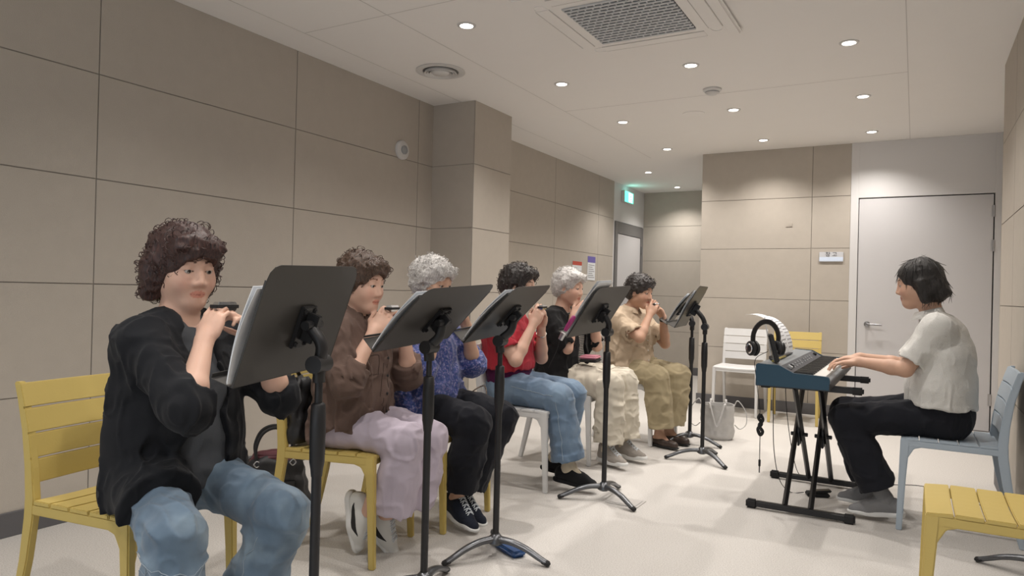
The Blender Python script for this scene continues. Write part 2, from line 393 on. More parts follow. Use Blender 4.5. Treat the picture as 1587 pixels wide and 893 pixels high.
# emergency exit sign over the alcove door
r = empty('exit_sign', (-3.464, 9.15, 2.36), 0, 'small glowing green and white exit sign high above the alcove door', 'exit sign')
MB().box((0, -0.17, 0), (0.045, 0.17, 0.16)).build('sign_housing', M['plastic_white'], r, bevel=0.004)
MB().box((0.045, -0.16, 0.01), (0.048, 0.16, 0.15)).build('sign_face', M['sign_green'], r)
mb = MB()      # running figure and doorway
mb.box((0.048, -0.02, 0.02), (0.0495, 0.12, 0.14))
mb.build('sign_doorway', M['sign_white'], r)
mb = MB(); q = 0.0505
mb.lathe([(0.001, 0), (0.012, 0), (0.012, 0.001), (0.001, 0.001)], n=14, M4=RM((q, 0.05, 0.122), ry=PI / 2))
for a, b in (((0.045, 0.108), (0.06, 0.07)), ((0.06, 0.07), (0.035, 0.05)), ((0.035, 0.05), (0.02, 0.028)), ((0.06, 0.07), (0.085, 0.055)), ((0.085, 0.055), (0.1, 0.03)),
             ((0.05, 0.1), (0.08, 0.095)), ((0.05, 0.1), (0.02, 0.085))):
    mb.tube([(q, a[0], a[1]), (q, b[0], b[1])], 0.006, n=6)
mb.build('running_figure', M['sign_green'], r)
ld = bpy.data.lights.new('exit_glow', 'POINT'); ld.energy = 0.2; ld.color = (0.35, 1.0, 0.85); ld.shadow_soft_size = 0.03
lo = bpy.data.objects.new('exit_glow', ld); COL.objects.link(lo); lo.location = (-3.38, 9.15, 2.52)

# store sign on the end wall
r = empty('door_sign', (-0.704, 7.38, 1.524), 0, 'small white plate reading the Korean word for storage on the end wall', 'sign')
M['sign_plate'] = mat('sign_plate', (0.62, 0.63, 0.66), 0.35); M['sign_band'] = mat('sign_band', (0.72, 0.82, 0.98), 0.25)
M['ink'] = mat('ink', (0.03, 0.03, 0.04), 0.6)
MB().box((-0.105, -0.012, -0.047), (0.105, 0, 0.047)).build('sign_plate', M['sign_plate'], r, bevel=0.002)
MB().box((-0.104, -0.0135, -0.040), (0.104, -0.0121, -0.002)).build('sign_band', M['sign_band'], r)
text_mesh('sign_text', '\ucc3d \uace0', 0.05, M['ink'], RM((0, -0.0125, 0.022), rx=PI / 2), r)
tag(MB().box((-0.03, -0.006, -0.018), (0.03, 0, 0.018)).box((-0.024, -0.0075, -0.012), (-0.004, -0.006, 0.012)).box((0.004, -0.0075, -0.012), (0.024, -0.0075 + 0.0015, 0.012)).build('wall_sensor', M['wall'], None, bevel=0.001, loc=(-1.09, 7.38, 1.84)),
    'tiny beige sensor plate high on the end wall', 'wall plate')
# notices on the far left wall
M['purple'] = mat('purple_print', (0.16, 0.13, 0.42), 0.6); M['red_print'] = mat('red_print', (0.55, 0.09, 0.06), 0.6); M['grey_print'] = mat('grey_print', (0.3, 0.3, 0.32), 0.7)
r = empty('notice_board', (-3.46, 8.0, 1.28), 0, 'narrow white notice with a purple header on the far left wall', 'notice')
MB().box((0, -0.115, 0), (0.006, 0.115, 0.29)).build('notice_sheet', M['paper'], r)
MB().box((0.006, -0.115, 0.215), (0.0075, 0.115, 0.29)).build('notice_header', M['purple'], r)
mb = MB()
for k in range(7): mb.box((0.006, -0.09, 0.03 + k * 0.025), (0.007, 0.09 - 0.03 * (k % 3), 0.038 + k * 0.025))
mb.build('printed_lines', M['grey_print'], r)
r = empty('fire_notice', (-3.46, 7.58, 1.24), 0, 'small white notice with a red top strip on the far left wall', 'notice')
MB().box((0, -0.13, 0), (0.006, 0.13, 0.25)).build('notice_sheet', M['paper'], r)
MB().box((0.006, -0.13, 0.205), (0.0075, 0.13, 0.25)).build('notice_header', M['red_print'], r)
r = empty('wall_socket', (0.458, 4.47, 0.67), 0, 'white wall socket on the right wall behind the pale blue chair', 'socket')
MB().box((-0.012, -0.04, -0.06), (0, 0.04, 0.06)).build('socket_plate', M['plastic_white'], r, bevel=0.003)
MB().box((-0.042, -0.02, -0.045), (-0.012, 0.02, -0.005)).build('plug', M['rubber'], r, bevel=0.004)
tag(MB().box((-0.09, -0.07, 0), (0.09, 0.07, 0.004)).box((-0.075, -0.055, 0.004), (0.075, 0.055, 0.0055)).build('floor_socket', mat('floor_plate', (0.50, 0.48, 0.46), 0.5), None, bevel=0.001, loc=(-1.33, 3.62, 0)),
    'flat square floor socket cover beside the fourth music stand', 'floor socket')
# ------------------------------------------------------------------ chairs
def make_chair(label, m, group):
    """stacking chair facing +x; origin on the floor under the seat; seat 0.455 high, back 0.81 high, 0.42 wide"""
    r = empty('stacking_chair', (0, 0, 0), 0, label, 'chair', group)
    mb = MB()                                               # five seat slats that dish slightly
    xs = [0.212, 0.132, 0.051, -0.030, -0.111, -0.186]
    for i in range(5):
        x1, x0 = xs[i], xs[i + 1] + 0.0045
        ys = [-0.208 + 0.416 * k / 8 for k in range(9)]
        top = lambda y, x: 0.456 - 0.007 * (1 - (y / 0.208) ** 2) - (0.006 if x > 0.2 else 0)
        vs = []
        for y in ys:
            for x in (x0, x1): vs += [(x, y, top(y, x)), (x, y, top(y, x) - 0.014)]
        fs = []
        for k in range(8):
            a = 4 * k; b = a + 4
            fs += [(a, a + 2, b + 2, b), (a + 1, b + 1, b + 3, a + 3), (a, b, b + 1, a + 1), (a + 2, a + 3, b + 3, b + 2)]
        fs += [(0, 1, 3, 2), (32, 34, 35, 33)]
        mb.add(vs, fs)
    mb.build('seat', m, r, bevel=0.0025, seg=2)
    mb = MB()
    for s in (-1, 1):                                       # rails below the slats
        mb.box((-0.19, s * 0.195 - 0.0125, 0.412), (0.20, s * 0.195 + 0.0125, 0.444))
    mb.box((0.182, -0.19, 0.408), (0.206, 0.19, 0.442)); mb.box((-0.20, -0.19, 0.412), (-0.176, 0.19, 0.444))
    for s in (-1, 1):                                       # rounded gussets at the front corners
        mb.add([(0.19, s * 0.206, 0.42), (0.10, s * 0.206, 0.42), (0.155, s * 0.206, 0.402), (0.178, s * 0.206, 0.36), (0.19, s * 0.206, 0.34),
                (0.19, s * 0.186, 0.42), (0.10, s * 0.186, 0.42), (0.155, s * 0.186, 0.402), (0.178, s * 0.186, 0.36), (0.19, s * 0.186, 0.34)],
               [(0, 1, 2, 3, 4), (5, 6, 7, 8, 9), (0, 1, 6, 5), (1, 2, 7, 6), (2, 3, 8, 7), (3, 4, 9, 8), (4, 0, 5, 9)])
    mb.build('seat_frame', m, r, bevel=0.003, seg=2)
    for s in (-1, 1):                                       # tapered front legs
        def ring(x, y, z, a, b): return [(x - a, y - b, z), (x + a, y - b, z), (x + a, y + b, z), (x - a, y + b, z)]
        R_ = [ring(0.213, s * 0.199, 0, 0.013, 0.012), ring(0.203, s * 0.197, 0.25, 0.016, 0.013), ring(0.193, s * 0.195, 0.445, 0.0205, 0.0145)]
        vs = sum(R_, []); fs = [(0, 3, 2, 1), (8, 9, 10, 11)]
        for k in range(2):
            for j in range(4): fs.append((4 * k + j, 4 * k + (j + 1) % 4, 4 * k + 4 + (j + 1) % 4, 4 * k + 4 + j))
        MB().add(vs, fs).build('leg', m, r, bevel=0.004, seg=2)
    for s in (-1, 1):                                       # rear leg and back post in one bent piece
        prof = [(-0.284, 0, 0.0135), (-0.252, 0.13, 0.0155), (-0.222, 0.27, 0.018), (-0.203, 0.40, 0.0205), (-0.200, 0.46, 0.0205), (-0.208, 0.55, 0.018), (-0.226, 0.66, 0.0155), (-0.252, 0.755, 0.0135), (-0.270, 0.806, 0.012)]
        R_ = [ring(x, s * (0.196 + 0.002 * (z < 0.2)), z, a, 0.0125) for x, z, a in prof]
        vs = sum(R_, []); n = len(prof); fs = [(0, 3, 2, 1), tuple(4 * n - 4 + j for j in range(4))]
        for k in range(n - 1):
            for j in range(4): fs.append((4 * k + j, 4 * k + (j + 1) % 4, 4 * k + 4 + (j + 1) % 4, 4 * k + 4 + j))
        MB().add(vs, fs).build('leg', m, r, bevel=0.0035, seg=2)
    mb = MB()                                               # four back slats, bowed
    zs = [0.505, 0.580, 0.656, 0.732, 0.808]
    px = lambda z: float(np.interp(z, [0.46, 0.55, 0.66, 0.755, 0.81], [-0.200, -0.208, -0.226, -0.252, -0.271]))
    for i in range(4):
        z0, z1 = zs[i], zs[i + 1] - 0.0055; vs = []; K = 10
        for k in range(K + 1):
            y = -0.209 + 0.418 * k / K; bow = -0.010 * (1 - (y / 0.209) ** 2)
            for z in (z0, z1):
                x = px(z) + 0.018 + bow
                vs += [(x, y, z), (x - 0.011, y, z)]
        fs = []
        for k in range(K):
            a = 4 * k; b = a + 4
            fs += [(a, b, b + 2, a + 2), (a + 1, a + 3, b + 3, b + 1), (a, a + 1, b + 1, b), (a + 2, b + 2, b + 3, a + 3)]
        fs += [(0, 2, 3, 1), (4 * K, 4 * K + 1, 4 * K + 3, 4 * K + 2)]
        mb.add(vs, fs)
    mb.build('backrest', m, r, bevel=0.002, seg=2)
    return r

def copy_thing(root, loc, rz, label):
    c = root.copy(); COL.objects.link(c); c.location = loc; c.rotation_euler = (0, 0, rz); c['label'] = label
    for ch in list(root.children):
        k = ch.copy(); COL.objects.link(k); k.parent = c
        for g in list(ch.children):
            h = g.copy(); COL.objects.link(h); h.parent = k
    return c

def chairs(m, group, places):
    first = None
    for (x, y, deg, label) in places:
        if first is None:
            first = make_chair(label, m, group); first.location = (x, y, 0); first.rotation_euler = (0, 0, math.radians(deg))
        else: copy_thing(first, (x, y, 0), math.radians(deg), label)
chairs(M['ch_yellow'], 'mustard yellow stacking chairs', [
    (-2.136, 1.369, 8, 'mustard yellow slatted chair under the person in the black jacket'),
    (-2.11, 2.313, 15.4, 'mustard yellow slatted chair under the person in lavender trousers'),
    (-2.073, 2.865, 1, 'mustard yellow slatted chair under the person in the blue blouse'),
    (0.255, 2.82, 180, 'empty mustard yellow slatted chair in the right foreground'),
    (-0.94, 6.905, -86, 'empty mustard yellow slatted chair against the end wall')])
chairs(M['ch_white'], 'white stacking chairs', [
    (-2.0, 3.70, 6, 'white slatted chair under the person in the red top'),
    (-2.03, 4.42, 2, 'white slatted chair under the person in the black cardigan'),
    (-1.846, 5.27, -10, 'white slatted chair under the person in the beige shirt'),
    (-1.458, 7.03, -90, 'empty white slatted chair against the end wall')])
chairs(M['ch_blue'], 'pale blue stacking chairs', [(0.165, 4.16, 180, 'pale blue grey slatted chair under the pianist')])

# ------------------------------------------------------------------ music stands
def music_stand(pole, centre, yaw, tilt, roll, label, leg_yaw=0.0, pole_top=0.86, lip=0.062, W_=0.46, H_=0.318):
    r = empty('music_stand', (pole[0], pole[1], 0), 0, label, 'music stand', 'black orchestra music stands')
    O = Vector((pole[0], pole[1], 0))
    n = Vector((math.cos(yaw), math.sin(yaw), 0)); s = Vector((-math.sin(yaw), math.cos(yaw), 0)); up = (n * math.sin(tilt) + Vector((0, 0, 1)) * math.cos(tilt))
    s2 = s * math.cos(roll) + up * math.sin(roll); up2 = up * math.cos(roll) - s * math.sin(roll)
    back = s2.cross(up2).normalized()                       # points away from the player
    F = Matrix.Identity(4)
    for i in range(3): F[i][0] = s2[i]; F[i][1] = up2[i]; F[i][2] = back[i]; F[i][3] = (Vector(centre) - O)[i]
    a, b, c = W_ / 2, H_ / 2, 0.04
    poly = [(-a, -b), (a, -b), (a, b - c)] + [(a - c + c * math.cos(t), b - c + c * math.sin(t)) for t in (PI / 6, PI / 3, PI / 2)] + [(-a + c - c * math.sin(t), b - c + c * math.cos(t)) for t in (0, PI / 6, PI / 3, PI / 2)]
    mb = MB(); mb.prism(poly, 0.0025, F); mb.box((-a, -b - 0.0025, -lip), (a, -b, 0.0025), F)
    mb.box((-a, -b, -lip - 0.0025), (a, -b + 0.012, -lip), F)
    # folded rims left and right
    mb.box((-a - 0.002, -b, -0.003), (-a, b - c, 0.0035), F); mb.box((a, -b, -0.003), (a + 0.002, b - c, 0.0035), F)
    dk = mb.build('desk', M['stand_desk'], r, bevel=0.0008, seg=1)
    mb = MB()
    mb.box((-0.035, -0.075, 0.0025), (0.035, 0.045, 0.014), F)
    for px, py in ((-0.024, -0.062), (0.024, -0.062), (-0.024, 0.032), (0.024, 0.032)):
        mb.lathe([(0.008, 0), (0.008, 0.006), (0.004, 0.008), (0.001, 0.008)], n=12, M4=F @ Matrix.Translation((px, py, 0.013)))
    mb.box((-0.010, -0.05, 0.014), (0.010, 0.03, 0.05), F)
    mb.tube([F @ Vector((-0.04, 0.0, 0.032)), F @ Vector((0.04, 0.0, 0.032))], 0.013, n=12)
    mb.build('bracket', M['stand_black'], r, bevel=0.002)
    q0 = F @ Vector((0, -0.005, 0.03)); top = Vector((0, 0, pole_top))
    mb = MB()
    side = Vector((q0.x, q0.y, 0)) ; mid = q0.lerp(top, 0.5) + Vector((0, 0, 0.03)) + (back * 0.02)
    mb.tube(arc([q0, mid, top + Vector((0, 0, 0.045)), top + Vector((0, 0, -0.005))], 6), 0.016, n=12, ry=0.022)
    kn = top + Vector((0, 0, 0.045))
    mb.tube([kn - s * 0.034, kn + s * 0.034], 0.024, n=16)
    mb.build('neck', M['stand_black'], r, smooth=True)
    MB().tube([(0, 0, 0.60), (0, 0, pole_top + 0.02)], 0.0105, n=16).build('inner_tube', M['stand_black'], r, smooth=True)
    mb = MB()
    mb.tube([(0, 0, 0.605), (0, 0, 0.625), (0, 0, 0.645), (0, 0, 0.73), (0, 0, 0.80), (0, 0, 0.805)], [0.015, 0.017, 0.0205, 0.0215, 0.0195, 0.014], n=20)
    for k in range(20):
        z = 0.66 + 0.006 * k; mb.box((-0.011, -0.0245, z), (0.011, -0.018, z + 0.0032), Matrix.Rotation(yaw + PI, 4, 'Z'))
    mb.build('height_grip', M['stand_black'], r, smooth=True)
    MB().tube([(0, 0, 0.07), (0, 0, 0.615)], 0.0135, n=20).build('pole', M['stand_black'], r, smooth=True)
    MB().lathe([(0.001, 0.05), (0.022, 0.048), (0.036, 0.058), (0.034, 0.075), (0.022, 0.088), (0.0145, 0.096), (0.001, 0.096)], n=24).build('hub', M['stand_leg'], r, smooth=True)
    for k in range(3):
        an = leg_yaw + k * 2 * PI / 3; c_, s_ = math.cos(an), math.sin(an)
        P = [Vector((p.x * c_, p.x * s_, p.y)) for p in [Vector((q[0], q[1], 0)) for q in [(v.x, v.y) for v in arc([(0.02, 0.073, 0), (0.08, 0.070, 0), (0.145, 0.054, 0), (0.205, 0.028, 0), (0.245, 0.0125, 0)], 5)]]]
        N = len(P); rz_ = [0.014 - 0.004 * i / N for i in range(N)]; ry_ = [0.021 - 0.006 * i / N for i in range(N)]
        lg = MB().tube(P, rz_, n=12, ry=ry_, up=(0, 0, 1)).build('leg', M['stand_leg'], r, smooth=True)
        e = Vector((0.245 * c_, 0.245 * s_, 0.0125)); e0 = Vector((0.220 * c_, 0.220 * s_, 0.0205))
        MB().tube([e0, e, e + (e - e0) * 0.25], [0.0112, 0.0112, 0.006], n=12, ry=[0.0165, 0.0155, 0.009], up=(0, 0, 1)).build('foot_cap', M['rubber'], lg, smooth=True)
    return r, F, O

def leg_angle(pole, foot): return math.atan2(foot[1] - pole[1], foot[0] - pole[0])
DESKS = {}
st = [('a', (-1.400, 1.408), (-1.447, 1.388, 1.026), 0.281, 0.334, 0.032, 'black music stand in front of the person in the black jacket', 0.6),
      ('b', (-1.526, 2.080), (-1.510, 2.105, 1.024), 0.085, 0.797, 0.08, 'black music stand in front of the person in lavender trousers', 1.83),
      ('c', (-1.520, 2.575), (-1.498, 2.613, 1.031), 0.18, 0.768, 0.05, 'black music stand before the blue blouse, blue case under its base', leg_angle((-1.520, 2.575), (-1.62, 2.38))),
      ('d', (-1.450, 3.600), (-1.480, 3.570, 1.028), 0.0, 0.595, 0.058, 'black music stand with a pink pen case, standing in front of the red top', math.radians(212)),
      ('e', (-1.235, 4.820), (-1.325, 4.815, 1.047), 0.12, 0.50, 0.0, 'black music stand standing closest to the keyboard, by the silver tote', math.radians(202)),
      ('f', (-1.460, 5.320), (-1.545, 5.335, 1.034), 0.215, 0.62, 0.0, 'black music stand farthest from the camera, beside the silver tote', math.radians(232)),
      ('g', (0.475, 3.56), (0.575, 3.62, 1.09), PI + 0.1, 0.75, 0.0, 'black music stand cut off by the right edge beside the empty yellow chair', leg_angle((0.475, 3.56), (0.258, 3.66)))]
for k, pole, cen, yaw, tilt, roll, lab, ly in st:
    DESKS[k] = music_stand(pole, cen, yaw, tilt, roll, lab, ly, pole_top=(0.865 if k != 'g' else 0.93))

def desk_sheet(k, x0, x1, y0, y1, label, bend=0.012, n=2):
    """a stack of loose sheets standing on the lip of desk k, on the player's side"""
    r, F, O = DESKS[k]; mb = MB(); K = 8
    for q in range(n):
        vs = []
        for i in range(K + 1):
            t = i / K; y = y0 + (y1 - y0) * t; z = -0.008 - 0.0035 * q - bend * math.sin(t * PI) - (0.01 * t * t if q else 0)
            for x in (x0 + 0.004 * q, x1 + 0.006 * q): vs += [F @ Vector((x, y, z)) + O, F @ Vector((x, y, z - 0.0012)) + O]
        fs = []
        for i in range(K):
            a = 4 * i; b = a + 4
            fs += [(a, b, b + 2, a + 2), (a + 1, a + 3, b + 3, b + 1), (a, a + 1, b + 1, b), (a + 2, b + 2, b + 3, a + 3)]
        fs += [(0, 2, 3, 1), (4 * K, 4 * K + 1, 4 * K + 3, 4 * K + 2)]
        mb.add(vs, fs)
    c = F @ Vector((0, 0, 0)) + O
    mb.v = [tuple(Vector(v) - c) for v in mb.v]
    return tag(mb.build('sheet_music', M['paper'], None, smooth=True, loc=c), label, 'sheet music', 'sheet music on the stands')
# x in the desk frame: -0.25 is the camera side
desk_sheet('a', -0.243, 0.04, -0.152, 0.095, 'white sheets peeking past the nearest big music stand desk', n=3)
desk_sheet('b', -0.234, 0.12, -0.152, 0.12, 'white sheets resting on the stand before the lavender trousers')
desk_sheet('c', -0.234, 0.12, -0.152, 0.12, 'white sheets resting on the stand before the blue blouse')
desk_sheet('d', -0.240, -0.06, -0.152, 0.185, 'tall white sheet standing above the stand before the black cardigan')
desk_sheet('e', -0.15, 0.15, -0.152, 0.11, 'white sheets on the stand closest to the keyboard')
desk_sheet('f', -0.15, 0.15, -0.152, 0.11, 'white sheets on the farthest music stand')
# pink pen case hung on the lower left corner of the fourth desk
r_, F_, O_ = DESKS['d']
M['pink'] = mat('pink_fabric', (0.34, 0.03, 0.16), 0.45, bump=0.3, bscale=80); M['pink2'] = mat('rose_shell', (0.52, 0.20, 0.26), 0.35)
c = F_ @ Vector((-0.244, -0.080, -0.022)) + O_
rp = empty('pen_case', c, 0, 'small magenta pouch with a strap held at the desk edge before the black cardigan', 'pouch')
A = (F_.to_3x3() @ Vector((0, 1, 0)))
MB().tube([A * t for t in (-0.052, -0.048, -0.02, 0.02, 0.042, 0.046)], [0.005, 0.010, 0.012, 0.012, 0.010, 0.005], n=14, ry=[0.005, 0.012, 0.015, 0.015, 0.011, 0.005]).build('pouch_body', M['pink'], rp, smooth=True)
MB().tube([A * -0.065, A * -0.10 + Vector((0, 0, -0.006))], [0.016, 0.013], n=12, ry=[0.012, 0.01]).build('silver_end', M['steel'], rp, smooth=True)
MB().tube(arc([A * -0.10, A * -0.12 + Vector((-.01, 0, -0.05)), A * -0.15 + Vector((-0.04, -0.0, -0.12))], 6), 0.0016, n=6).build('wrist_strap', M['rubber'], rp)
tag(MB().box((-0.10, -0.035, 0), (0.10, 0.035, 0.028), RM(rz=-0.5)).build('floor_pouch', mat('blue_case', (0.02, 0.07, 0.20), 0.4, bump=0.3, bscale=40), None, bevel=0.011, seg=3, smooth=True, loc=(-1.505, 2.655, 0.0)),
    'dark blue flat case lying under the base of the third music stand', 'case')

# ------------------------------------------------------------------ keyboard on its folding stand
kb = empty('stage_keyboard', (-0.52, 3.72, 0.675), 0, 'dark blue grey electric keyboard on a folding stand', 'keyboard')
L = 1.31
prof = [(-0.172, 0.0), (0.170, 0.0), (0.172, 0.045), (0.168, 0.066), (0.150, 0.0685), (0.005, 0.075), (-0.06, 0.108), (-0.168, 0.112), (-0.174, 0.10)]
Rk = RM((0, 0, 0), rx=PI / 2)     # xy polygon -> xz section
def section(y0, y1, pf, m, name, par, bev=0.002):
    mb = MB(); n = len(pf); vs = [(x, y0, z) for x, z in pf] + [(x, y1, z) for x, z in pf]
    mb.add(vs, [tuple(range(n)), tuple(range(n, 2 * n))] + [(i, (i + 1) % n, n + (i + 1) % n, n + i) for i in range(n)])
    return mb.build(name, m, par, bevel=bev)
section(0, 0.022, prof, M['kb_blue'], 'end_cheek', kb, 0.003)
section(L - 0.022, L, prof, M['kb_blue'], 'end_cheek', kb, 0.003)
section(0.022, L - 0.022, [(-0.170, 0.002), (0.168, 0.002), (0.168, 0.046), (0.150, 0.05), (-0.001, 0.05), (-0.001, 0.071), (-0.062, 0.104), (-0.168, 0.109)], M['kb_grey'], 'case', kb)
MB().box((-0.173, 0.0005, -0.001), (0.1715, L - 0.0005, 0.036)).build('lower_case', mat('keyboard_lower', (0.028, 0.033, 0.042), 0.5), kb, bevel=0.002)
mb = MB().add([(-0.003, 0.03, 0.0735), (-0.058, 0.03, 0.1035), (-0.058, L - 0.03, 0.1035), (-0.003, L - 0.03, 0.0735),
               (-0.003, 0.03, 0.071), (-0.058, 0.03, 0.101), (-0.058, L - 0.03, 0.101), (-0.003, L - 0.03, 0.071)],
              [(0, 1, 2, 3), (7, 6, 5, 4), (0, 4, 5, 1), (1, 5, 6, 2), (2, 6, 7, 3), (3, 7, 4, 0)])
mb.build('control_panel', M['kb_dark'], kb)
mb = MB(); th = math.atan2(0.03, 0.055)
def on_panel(y, t): return RM((-0.003 - 0.055 * t, y, 0.0735 + 0.03 * t), ry=th)
mb.box((-0.012, -0.02, 0), (0.012, 0.02, 0.012), on_panel(0.13, 0.5))
mb.build('volume_slider', M['plastic_grey'], kb, bevel=0.001)
for k in range(16): MB().box((-0.005, -0.008, 0), (0.005, 0.008, 0.004), on_panel(0.24 + 0.045 * k + (0.05 if k > 7 else 0), 0.35 + 0.3 * (k % 2))).build('button', M['plastic_grey'], kb, bevel=0.001)
for y in (0.19, 1.15): MB().lathe([(0.012, 0), (0.011, 0.012), (0.001, 0.013)], n=18, M4=on_panel(y, 0.5)).build('knob', M['rubber'], kb, smooth=True)
mb = MB(); kw = (L - 0.07) / 52
for i in range(52):
    y = 0.035 + kw * i; mb.box((0.0, y + 0.0006, 0.05), (0.148, y + kw - 0.0006, 0.066))
tag(mb.build('white_keys', M['key_white'], kb, bevel=0.001, seg=1))
mb = MB(); pat = [0, 1, 3, 4, 5]
for i in range(51):
    if (i + 5) % 7 in pat:
        y = 0.035 + kw * (i + 1); mb.box((0.0, y - 0.006, 0.06), (0.092, y + 0.006, 0.0775))
mb.build('black_keys', M['key_black'], kb, bevel=0.0018, seg=2)
# rest bar along the back edge
mb = MB(); mb.box((-0.150, 0.26, 0.1095), (-0.118, 0.86, 0.117)); mb.box((-0.153, 0.25, 0.115), (-0.147, 0.87, 0.133))
mb.build('music_rest', M['kb_dark'], kb, bevel=0.002)
# things on the keyboard
M['gold'] = mat('brass_strip', (0.45, 0.36, 0.07), 0.4, 0.3)
tag(MB().box((-0.136, 0.10, 0), (-0.124, 0.50, 0.008)).build('yellow_ruler', M['gold'], None, bevel=0.001, loc=(-0.505, 3.76, 0.7865)), 'thin yellow strip lying along the back of the keyboard', 'ruler')
ms = MB(); K = 16
def leaf(y0, y1, r_, lean, x0):
    vs = []
    for i in range(K + 1):
        a = (i / K) * 1.75
        x = x0 - r_ * (1 - math.cos(a)); z = 0.004 + r_ * 1.25 * math.sin(a)
        for y in (y0, y1): vs += [(x, y, z), (x - 0.0012 * math.cos(a), y, z - 0.0012 * math.sin(a))]
    fs = []
    for i in range(K):
        p = 4 * i; q = p + 4; fs += [(p, q, q + 2, p + 2), (p + 1, p + 3, q + 3, q + 1), (p, p + 1, q + 1, q), (p + 2, q + 2, q + 3, p + 3)]
    fs += [(0, 2, 3, 1), (4 * K, 4 * K + 1, 4 * K + 3, 4 * K + 2)]
    ms.add(vs, fs)
leaf(0.0, 0.19, 0.172, 0, 0.0); leaf(0.20, 0.38, 0.16, 0, 0.0)
sh = empty('sheet_music', (-0.628, 4.12, 0.805), 0, 'open white score curling over backwards on the keyboard music rest', 'sheet music')
ms.build('score_pages', M['paper'], sh, smooth=True)
mb = MB(); rr = random.Random(3)
for k in range(9):
    a = 0.15 + 0.11 * k
    for y0 in (0.02, 0.23):
        x = 0.0008 - 0.172 * (1 - math.cos(a)) * (1 if y0 < .1 else .93); z = 0.004 + 0.172 * 1.25 * math.sin(a) * (1 if y0 < .1 else .93)
        mb.box((-0.0006, y0, -0.0014), (0.0009, y0 + 0.14 + 0.02 * rr.random(), 0.0014), RM((x, 0, z), ry=-a * 0.9))
mb.build('stave_lines', M['grey_print'], sh)
# headphones leaning on a small black transmitter
M['dev'] = mat('device_black', (0.012, 0.012, 0.014), 0.35)
dv = empty('audio_recorder', (-0.615, 3.86, 0.787), 0.25, 'small black recorder propped upright on the back edge of the keyboard', 'recorder')
T = RM((0, 0, 0), ry=-0.25)
MB().box((-0.012, -0.045, 0), (0.012, 0.045, 0.15), T).build('recorder_body', M['dev'], dv, bevel=0.005, seg=3)
MB().box((-0.0135, -0.033, 0.075), (-0.012, 0.033, 0.135), T).box((0.012, -0.033, 0.075), (0.0132, 0.033, 0.135), T).build('display', mat('recorder_display', (0.05, 0.05, 0.06), 0.15), dv)
for i in range(3):
    for j in range(3): MB().box((0.012, -0.03 + 0.022 * i, 0.015 + 0.018 * j), (0.014, -0.014 + 0.022 * i, 0.026 + 0.018 * j), T).build('button', M['plastic_grey'], dv, bevel=0.0008, seg=1)
hp = empty('headphones', (-0.665, 3.82, 0.80), -0.75, 'black over-ear headphones hanging over the recorder on the keyboard', 'headphones')
band = [Vector((0.0, 0.078 * math.sin(a), 0.108 + 0.088 * math.cos(a))) for a in [(-1.9 + 3.8 * i / 18) for i in range(19)]]
MB().tube(band, 0.0065, n=10, ry=0.014, up=(1, 0, 0)).build('headband', M['dev'], hp, smooth=True)
for s in (-1, 1):
    Ms = RM((0.0, s * 0.078, 0.058), rx=-s * PI / 2)
    MB().lathe([(0.001, -0.004), (0.03, -0.004), (0.038, 0.004), (0.038, 0.016), (0.03, 0.022), (0.001, 0.023)], n=28, M4=Ms).build('ear_cup', M['dev'], hp, smooth=True)
    MB().lathe([(0.020, -0.022), (0.033, -0.022), (0.040, -0.014), (0.038, -0.004), (0.020, -0.004)], n=28, M4=Ms).build('ear_pad', M['bag_black'], hp, smooth=True)
    MB().lathe([(0.020, 0.0225), (0.024, 0.0245), (0.026, 0.0225)], n=28, M4=Ms).build('chrome_ring', M['chrome'], hp, smooth=True)
tag(MB().tube([(0, 0, 0), (-0.035, 0.0, 0.20)], 0.003, n=8).box((-0.002, -0.003, 0), (0.002, 0.003, 0.01)).build('white_baton', M['white_rubber'], None, loc=(-0.652, 3.90, 0.815)), 'thin white stick poking up behind the keyboard score', 'stick')

# double braced folding stand: two scissor pairs side by side, opening along the keyboard
ks = empty('keyboard_stand', (-0.5, 4.28, 0), 0, 'black double-braced folding stand under the keyboard', 'keyboard stand')
for y in (-0.363, 0.363):
    f = MB().box((-0.215, y - 0.016, 0.010), (0.225, y + 0.016, 0.042)).build('floor_bar', M['stand_black'], ks, bevel=0.006, seg=3)
    for s in (-1, 1): MB().box((s * 0.235 - 0.028, y - 0.019, 0.0), (s * 0.235 + 0.028, y + 0.019, 0.046)).build('end_cap', M['rubber'], f, bevel=0.008, seg=3)
for x in (-0.055, 0.070):
    for s in (-1, 1):
        bot = (x + 0.014 * s, s * 0.363, 0.035); top = (x + 0.014 * s, -s * 0.30, 0.652)
        MB().tube([bot, top], 0.023, n=4, ry=0.015, up=(0, 1, 0)).build('brace_tube', M['stand_black'], ks, bevel=0.002, seg=1)
    mb = MB(); mb.tube([(x - 0.045, 0.02, 0.35), (x + 0.045, 0.02, 0.35)], 0.011, n=14); mb.box((x - 0.005, -0.02, 0.29), (x + 0.005, 0.06, 0.40))
    mb.build('pivot_plate', M['stand_black'], ks, bevel=0.002)
for y in (-0.29, 0.31):
    a = MB().box((-0.17, y - 0.017, 0.640), (0.24, y + 0.017, 0.673)).build('support_arm', M['stand_black'], ks, bevel=0.005)
    for x in (-0.19, 0.255): MB().box((x - 0.03, y - 0.021, 0.636), (x + 0.03, y + 0.021, 0.6735)).build('end_cap', M['rubber'], a, bevel=0.008)
